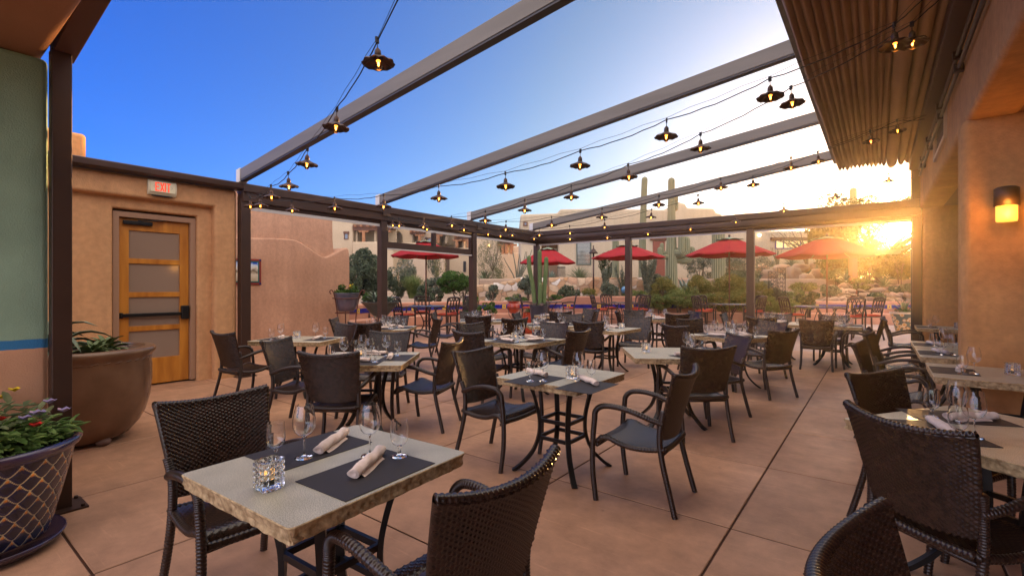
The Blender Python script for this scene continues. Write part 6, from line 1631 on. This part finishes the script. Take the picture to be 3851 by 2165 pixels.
# fish-scale pot
def scale_mat():
    m = bpy.data.materials.new('glaze_fish_scale'); m.use_nodes = True; N, Lk = m.node_tree.nodes, m.node_tree.links; b = N['Principled BSDF']
    at = N.new('ShaderNodeAttribute'); at.attribute_name = 'scale_u'; ag = N.new('ShaderNodeAttribute'); ag.attribute_name = 'scale_d'
    r = N.new('ShaderNodeValToRGB'); e = r.color_ramp.elements
    e[0].position = 0.0; e[0].color = (0.62,0.56,0.38,1); e[1].position = 1.0; e[1].color = (0.009,0.009,0.02,1)
    for p, cc in ((.06,(0.5,0.45,0.28,1)),(.10,(0.010,0.014,0.06,1))): k = e.new(p); k.color = cc
    Lk.new(at.outputs['Fac'], r.inputs[0])
    r2 = N.new('ShaderNodeValToRGB'); e = r2.color_ramp.elements; e[0].position = .3; e[0].color = (0,0,0,1); e[1].position = .75; e[1].color = (1,1,1,1); Lk.new(ag.outputs['Fac'], r2.inputs[0])
    mx = N.new('ShaderNodeMix'); mx.data_type = 'RGBA'; Lk.new(r2.outputs[0], mx.inputs['Factor']); Lk.new(r.outputs[0], mx.inputs['A']); mx.inputs['B'].default_value = (0.70,0.27,0.03,1); Lk.new(mx.outputs['Result'], b.inputs['Base Color'])
    b.inputs['Roughness'].default_value = .18; b.inputs['Coat Weight'].default_value = .5
    return m
fp = thing('flower_pot', 'dark fish scale patterned pot of flowers at bottom left', 'plant pot', V(-2.88,2.62,0.0)); fp.scale = (.95,.95,1.0)
m = MB(); SEG, ROWS = 288, 120; vs = []; su = []; sd = []
z0, z1 = .075, .53; nU, nV = 22, 9.0
def fr_(z): u = (z-z0)/(z1-z0); return .275+.115*u**.9
for j in range(ROWS+1):
    v = j/ROWS; zz_ = z0+(z1-z0)*v
    for k in range(SEG):
        th = 2*math.pi*k/SEG; U = k/SEG*nU; Vv = v*nV
        row = math.floor(Vv); fv = Vv-row; xx = abs((U+0.5*(row % 2)) % 1.0-0.5)*2      # overlapping scales: rounded tips on staggered rows
        up_ = fv-0.92*xx**1.5; d0 = abs(up_)/(1+1.6*xx)
        su.append(min(1, d0*1.6))
        sd.append(max(0, 1-(1-xx)*2.6)*max(0, 1-abs(up_+.16)/.34) if up_ < 0 else 0)
        rr_ = fr_(zz_)-.003*(1 if d0 < .05 else 0); vs.append((rr_*math.cos(th), rr_*math.sin(th), zz_))
fs = [(j*SEG+k, j*SEG+(k+1) % SEG, (j+1)*SEG+(k+1) % SEG, (j+1)*SEG+k) for j in range(ROWS) for k in range(SEG)]
fs.append(tuple(reversed(range(SEG))))
o = m.add(vs, fs).build('pot_body', scale_mat(), fp, smooth=True)
for nm, vl in (('scale_u', su), ('scale_d', sd)): at = o.data.attributes.new(nm, 'FLOAT', 'POINT'); at.data.foreach_set('value', vl)
M_blueg = mat('glaze_dark_blue', (0.02,0.022,0.09), 0.2, coat=.5, col2=(0.05,0.03,0.05), scale=5)
MB().lathe([(.39,.531),(.395,.545),(.415,.553),(.425,.575),(.418,.592),(.395,.596),(.375,.588),(.37,.56),(.36,.50)], 64, capb=False, capt=False).build('rim', M_blueg, fp, smooth=True)
MB().lathe([(0,.525),(.2,.522),(.363,.515)], 48, capb=False, capt=False).build('soil', M_soil, fp, smooth=True)
MB().lathe([(.25,0.0),(.30,.012),(.345,.05),(.352,.066),(.34,.068),(.30,.03),(.1,.022),(0,.022)], 64, capt=False).build('saucer', M_blueg, fp, smooth=True)
fw = V(-2.87,2.64,.52); rng = random.Random(77)
def bedding(label, off, key, h, w, n, flower, nf, name='bedding_plant'):
    t = thing(name, label, 'flower', fw+Vector(off)); m = MB()
    for i in range(n):
        a = rng.random()*6.28; r = w*rng.random()**.6; zz_ = h*rng.uniform(.25,1)*(1-.4*r/w); p = Vector((r*math.cos(a), r*math.sin(a), zz_)); ln = rng.uniform(.06,.105); wd = ln*.42
        d = Vector((math.cos(a+rng.uniform(-.8,.8)), math.sin(a+rng.uniform(-.8,.8)), rng.uniform(-.3,.6))).normalized(); s = d.cross(Vector((0,0,1))).normalized(); up = s.cross(d)
        q = [p, p+d*ln*.4+s*wd*.5+up*.008, p+d*ln*.4-s*wd*.5+up*.008, p+d*ln*.8+s*wd*.38, p+d*ln*.8-s*wd*.38, p+d*ln-up*.01, p+d*ln*.45-up*.004]
        m.add(q, [(0,1,6),(0,6,2),(1,3,5,6),(6,5,4,2)])
        if i % 3 == 0: m.add([Vector((p.x*.3,p.y*.3,0)), Vector((p.x*.3+.004,p.y*.3,0)), p+Vector((.003,0,0)), p], [(0,1,2,3)])
    m.build('leaves', key, t)
    fm = MB()
    for i in range(nf):
        a = rng.random()*6.28; r = w*rng.random()**.5; c_ = Vector((r*math.cos(a), r*math.sin(a), h*rng.uniform(.75,1.02)))
        for k in range(5):
            b = k*1.2566+rng.random()*.3; d = Vector((math.cos(b), math.sin(b), .75)); s = Vector((-math.sin(b), math.cos(b), 0)); fm.add([c_, c_+d*.022+s*.018, c_+d*.034, c_+d*.022-s*.018], [(0,1,2,3)])
    fm.build('blossoms', flower, t); return t
GL1 = leafmat('bedding_leaf', (0.08,0.16,0.035), (0.19,0.28,0.08), 22); GL2 = leafmat('bedding_leaf_pale', (0.15,0.20,0.10), (0.24,0.27,0.13), 14)
Fred, Fyel, Fvio = mat('petal_red', (0.7,0.03,0.03), .6), mat('petal_yellow', (0.8,0.55,0.03), .6), mat('petal_violet', (0.25,0.2,0.35), .6)
rgt = RT
bedding('leafy plant with red blossoms at the front of the scale pot', tuple(RT*-.02+FW*-.18), GL1, .22, .24, 260, Fred, 6)
bedding('leafy plant with a yellow blossom at the back of the scale pot', tuple(RT*-.12+FW*.12), GL2, .30, .24, 240, Fyel, 3)
bedding('pansy with pale violet blossoms at the right of the scale pot', tuple(RT*.17+FW*.12), GL1, .24, .13, 110, Fvio, 6)
bedding('small plant with a red bud in the middle of the scale pot', tuple(RT*.08+FW*-.02), GL1, .2, .2, 180, Fred, 3)
# glazed pot in a tall iron stand
M_teal = mat('glaze_blue_grey', (0.075,0.085,0.12), 0.3, col2=(0.14,0.10,0.13), scale=4, spec=.6, ramp=(.35,.7))
ps = V(L(1303,11.8),11.8,0)
sp_ = pot('blue grey glazed pot held in a tall iron stand', ps+Vector((0,0,.88)), [(.17,0),(.2,.02),(.245,.15),(.28,.33),(.295,.40),(.31,.43),(.305,.45)], M_teal)
ist = thing('plant_stand', 'tall rusty iron plant stand with scrolled tips', 'plant stand', ps)
M_rust = mat('iron_rust', (0.13,0.05,0.035), 0.7, metal=.3)
for k in range(3):
    a = 2*math.pi*k/3+.55; c_, s_ = math.cos(a), math.sin(a)
    q = [(.30*c_,.30*s_,0),(.24*c_,.24*s_,.4),(.25*c_,.25*s_,.80),(.33*c_,.33*s_,1.25),(.37*c_,.37*s_,1.36),(.42*c_,.42*s_,1.40),(.46*c_,.46*s_,1.36),(.43*c_,.43*s_,1.31)]
    MB().tube(spline(q,30), .014, 7).build('leg', M_rust, ist, smooth=True)
for zz_, r in ((.84,.25),(1.2,.325)): MB().tube([(r*math.cos(u*.1963),r*math.sin(u*.1963),zz_) for u in range(32)], .012, 6, closed=True).build('ring', M_rust, ist, smooth=True)
t = thing('potted_plant', 'leafy plant with yellow flower in the tall iron stand pot', 'plant', ps+Vector((0,0,1.28))); m = MB(); clumpy(m, (0,0,.13), (.27,.27,.13), 420, .09, random.Random(3), 12); m.build('foliage', G['green'], t)
m = MB(); leafquads(m, (.1,.1,.22), (.06,.06,.05), 14, .06, random.Random(4), asp=1.1); m.build('blossoms', Fyel, t)
# bowl planter
pbp = V(L(1430,13.5),13.5,.66)
pot('wide blue green bowl planter behind the transom post', pbp, [(.16,0),(.2,.015),(.30,.13),(.42,.28),(.5,.375),(.525,.385),(.53,.41)], mat('glaze_teal', (0.055,0.085,0.085), 0.3, col2=(0.09,0.10,0.10), scale=5), wall=.04)
bs = thing('plant_stand', 'short iron stand under the wide bowl planter', 'plant stand', V(L(1430,13.5),13.5,0))
for k in range(4):
    a = math.pi/2*k+.3; MB().tube(spline([(.22*math.cos(a),.22*math.sin(a),0),(.14*math.cos(a),.14*math.sin(a),.35),(.2*math.cos(a),.2*math.sin(a),.655)],12), .014, 6).build('leg', M_rust, bs, smooth=True)
MB().tube([(.19*math.cos(u*.3927),.19*math.sin(u*.3927),.645) for u in range(16)], .012, 6, closed=True).build('ring', M_rust, bs, smooth=True)
rosette(pbp+Vector((-.1,0,.36))+RT*-.1, 26, .42, .04, 'pale aloe in the left of the wide bowl planter', 'aloe', M_agave, rise=(.2,1.4), seed=41, name_cat='aloe')
rosette(pbp+RT*.27+Vector((0,0,.36)), 22, .32, .035, 'pale aloe in the right of the wide bowl planter', 'aloe', M_agave, rise=(.2,1.4), seed=42, name_cat='aloe')
# red pots, cactus pot, talavera pot
M_redp = mat('glaze_red', (0.33,0.03,0.012), 0.22, col2=(0.42,0.05,0.015), scale=4, coat=.4)
pr = V(L(1931,16),16,0)
pot('round glossy red pot on a thin iron stand', pr+Vector((0,0,.60)), [(.09,0),(.13,.02),(.20,.12),(.22,.22),(.20,.31),(.165,.355),(.17,.375),(.2,.395),(.205,.41)], M_redp)
rs = thing('plant_stand', 'thin curved iron stand under the round red pot', 'plant stand', pr)
for k in range(3):
    a = 2*math.pi*k/3+.4; MB().tube(spline([(.26*math.cos(a),.26*math.sin(a),0),(.12*math.cos(a),.12*math.sin(a),.18),(.06*math.cos(a),.06*math.sin(a),.4),(.2*math.cos(a),.2*math.sin(a),.56),(.235*math.cos(a),.235*math.sin(a),.78)],16), .01, 6).build('leg', M_iron, rs, smooth=True)
MB().tube([(.235*math.cos(u*.3927),.235*math.sin(u*.3927),.78) for u in range(16)], .008, 6, closed=True).build('ring', M_iron, rs, smooth=True)
t = thing('potted_plant', 'pale trailing plant in the round red pot', 'plant', pr+Vector((0,0,.98))); m = MB(); clumpy(m, (0,0,.08), (.2,.2,.11), 300, .05, random.Random(6), 9); m.build('foliage', G['sage'], t)
p6 = V(L(1990,15.4),15.4,0)
pot('larger red pot standing on the floor beside the cactus pot', p6, [(.13,0),(.16,.03),(.21,.25),(.22,.5),(.2,.62),(.21,.66),(.225,.68)], M_redp)
rosette(p6+Vector((0,0,.62)), 26, .26, .03, 'small agave in the larger red pot', 'agave', bpy.data.materials['aloe_green'], rise=(.2,1.4), seed=51)
p7 = V(L(2026,13.9),13.9,0)
pot('dark slate tapered pot of tall column cactus', p7, [(.17,0),(.18,.02),(.22,.45),(.265,.9),(.28,.92),(.28,.95)], mat('glaze_slate', (0.035,0.04,0.06), 0.35))
cc_ = thing('column_cactus', 'tall green column cactus in the dark slate pot', 'cactus', p7+Vector((0,0,.88)), R(37.3))
M_colc = mat('column_cactus_skin', (0.10,0.16,0.05), 0.6, col2=(0.14,0.19,0.07), scale=5)
for (x0, x1, y, h, r) in ((-.10,-.27,0,Z(960,13.9)-.88,.062),(.04,.03,.05,Z(938,13.9)-.88,.06),(.14,.21,-.02,Z(965,13.9)-.88,.062),(.02,.04,-.12,.72,.055)):
    column(cc_, 'stem', [(x0,y,-.05),(x0+(x1-x0)*.4,y,h*.4),(x1,y,h*.75),(x1+(x1-x0)*.1,y,h)], (r,r), ribs=6, seg=36, n=40, m=M_colc, depth=.3)
t = thing('potted_plant', 'small pinkish grey succulent at the foot of the column cactus', 'plant', p7+Vector((0,0,.92))); m = MB(); clumpy(m, (.0,0,.06), (.3,.25,.09), 340, .07, random.Random(8), 10); m.build('foliage', leafmat('leaf_mauve', (0.16,0.13,0.12), (0.22,0.16,0.15)), t)
def tal_mat():
    m = mat('glaze_talavera', (0.55,0.45,0.25), 0.25, coat=.4); N, Lk = m.node_tree.nodes, m.node_tree.links; b = N['Principled BSDF']
    tc = N.new('ShaderNodeTexCoord'); v = N.new('ShaderNodeTexVoronoi'); v.inputs['Scale'].default_value = 9; Lk.new(tc.outputs['Object'], v.inputs['Vector'])
    r = N.new('ShaderNodeValToRGB'); r.color_ramp.interpolation = 'CONSTANT'; e = r.color_ramp.elements; e[0].color = (0.6,0.3,0.04,1); e[1].position = .32; e[1].color = (0.55,0.47,0.33,1); k = e.new(.5); k.color = (0.5,0.24,0.05,1); k = e.new(.58); k.color = (0.08,0.12,0.10,1)
    Lk.new(v.outputs['Distance'], r.inputs[0]); Lk.new(r.outputs[0], b.inputs['Base Color']); return m
p8 = V(L(3400,15.8),15.8,0)
tp_ = pot('yellow painted talavera pot beside the last post', p8, [(.2,0),(.22,.02),(.30,.35),(.36,.60),(.38,.62),(.38,.66)], tal_mat(), wall=.035)
MB().lathe([(.375,.601),(.386,.61),(.39,.655),(.383,.665)], 40, capb=False, capt=False).build('rim_band', mat('rim_cream', (0.6,0.5,0.36), .3), tp_, smooth=True)
rosette(p8+Vector((0,0,.6)), 50, .55, .02, 'spiky yucca growing in the talavera pot', 'yucca', M_sotol, rise=(.2,1.5), seed=61, droop=.15)
t = thing('potted_plant', 'orange flowers around the yucca in the talavera pot', 'plant', p8+Vector((0,0,.62))); m = MB(); clumpy(m, (0,0,.08), (.34,.34,.1), 300, .06, random.Random(9), 10); m.build('foliage', G['green'], t)
m = MB(); leafquads(m, (0,0,.14), (.3,.3,.06), 40, .05, random.Random(10), asp=1.1); m.build('blossoms', M_flower, t)
# taller brush closing the view behind the right garden
for i, (sx, a, b, d, w, key, lb) in enumerate(((3130,900,1092,33,130,'dark','dark brush behind the sunlit tree at left'),(3230,905,1092,34,150,'mesq','brown brush behind the sunlit tree at centre'),(3335,900,1092,33.5,150,'dark','dark brush behind the sunlit tree at right'),(3440,935,1092,34,170,'mesq','tall brush beyond the last post'),(3560,915,1092,33,170,'dark','tall brush hidden behind the right building end'))):
    shrub(sx, a, b, d, w*1.2, key, lb, 5200, 0.16, 26, 2.4)
# planting that fills the bank between the saguaros and the boulders
for (sx, a, b, d, w, key, n, lb) in ((2475,1030,1120,23.5,80,'sage',2600,'grey bush between the ocotillo and armed saguaro'),(2560,1075,1150,21.2,110,'grass',4200,'feathery bush in front of the armed saguaro trunk'),(2745,1080,1160,20.2,130,'yellow',5200,'wide yellow bush around the second umbrella pole'),(2840,1040,1130,22.5,110,'sage',3600,'pale grey bush behind the middle bronze post'),(2905,1080,1150,20.4,80,'olive',2600,'olive bush in front of the iron trellis'),(2985,1085,1160,20.2,90,'grass',3200,'leafy bush between trellis and rose bush'),(3020,1060,1100,21.8,90,'yellow',2200,'small golden bush on the low garden bank'),(2790,1010,1090,24.5,110,'olive',3400,'olive bush below the thick saguaro at right'),(3120,1070,1115,21.3,60,'sage',1400,'pale tuft at the left of the low rocks'),(3230,1045,1090,22.6,80,'yellow',1800,'golden tuft behind the low rocks'),(3300,1100,1135,20.5,50,'olive',900,'little olive tuft in front of the low rocks'),(3400,1060,1110,21.6,80,'olive',1800,'olive tuft at the right of the low rocks')):
    shrub(sx, a, b, d, w*1.15, key, lb, n, 0.10, 18, 5 if key in ('yellow','grass') else 2.6)
o = MB().ball((0,0,0), .17, 20, 14).build('garden_ball', mat('glass_blue', (0.03,0.16,0.30), 0.1, coat=1.0), smooth=True); o.location = PD(2350,1090,21.5); tag(o, 'shiny blue garden ball among the ocotillo stems', 'ornament', kind='thing')
mt_ = thing('mosaic_table', 'low mosaic topped iron table behind the left chair of the right umbrella', 'table', V(L(3035,15.4),15.4,0))
MB().lathe([(0,.84),(.36,.84),(.37,.85),(.37,.875),(.36,.88),(0,.88)], 32, capb=False, capt=False).build('tabletop', mat('mosaic_blue', (0.04,0.05,0.22), 0.3, col2=(0.55,0.42,0.2), scale=9, ramp=(.55,.6)), mt_, angle=40)
for k in range(3):
    a = 2.094*k; MB().tube(spline([(.33*math.cos(a),.33*math.sin(a),.84),(.2*math.cos(a),.2*math.sin(a),.4),(.33*math.cos(a),.33*math.sin(a),0)],10), .014, 6).build('leg', M_cast, mt_, smooth=True)
for (sx, a, b, d, w, key, n, lb) in ((1655,1040,1110,24.5,110,'sage',2600,'grey brush behind the left umbrella at the road edge'),(1590,1075,1140,20.8,90,'olive',2200,'olive bush between the grass clump and citrus tree'),(1420,1105,1160,17.5,80,'green',1900,'low green bush behind the wide bowl planter'),(1385,1100,1165,16.6,50,'green',1200,'little green bush left of the wide bowl planter'),(1985,1040,1110,23.4,70,'sage',1700,'grey bush in front of the stone wall left of the cactus pot'),(2140,1075,1140,22.4,80,'olive',2000,'olive bush at the foot of the stone wall'),(2215,1085,1145,22.0,70,'yellow',2400,'yellow bush beside the garden lamp post'),(2300,1060,1140,22.4,90,'sage',2600,'grey bush at the foot of the slim saguaro'),(2390,1085,1150,21.4,90,'grass',2800,'feathery green bush below the ocotillo clump'),(1745,1060,1120,24.0,70,'dark',1600,'dark bush behind the right of the citrus tree'),(1530,960,1060,33,80,'sage',1700,'grey tree like brush before the stair wall'),(1640,930,1050,35,70,'olive',1700,'olive brush in front of the long stair wall')):
    shrub(sx, a, b, d, w*1.1, key, lb, n, 0.09, 20, 5 if key in ('yellow','grass') else 2.6)
# ================================================================== scattering air volume, added to imitate lens glare round the low sun
def glare_haze():
    m = bpy.data.materials.new('glare_air'); m.use_nodes = True; N, Lk = m.node_tree.nodes, m.node_tree.links
    for n in list(N): N.remove(n)
    o = N.new('ShaderNodeOutputMaterial'); v = N.new('ShaderNodeVolumePrincipled')
    v.inputs['Color'].default_value = (1.0, 0.84, 0.60, 1); v.inputs['Density'].default_value = 0.0019; v.inputs['Anisotropy'].default_value = 0.88
    Lk.new(v.outputs[0], o.inputs['Volume'])
    h = MB().box(-265, 265, -140, 265, -1.4, 16.5).build('glare_haze', m); h['kind'] = 'stuff'
    return h
glare_haze()
SC.cycles.volume_bounces = 0
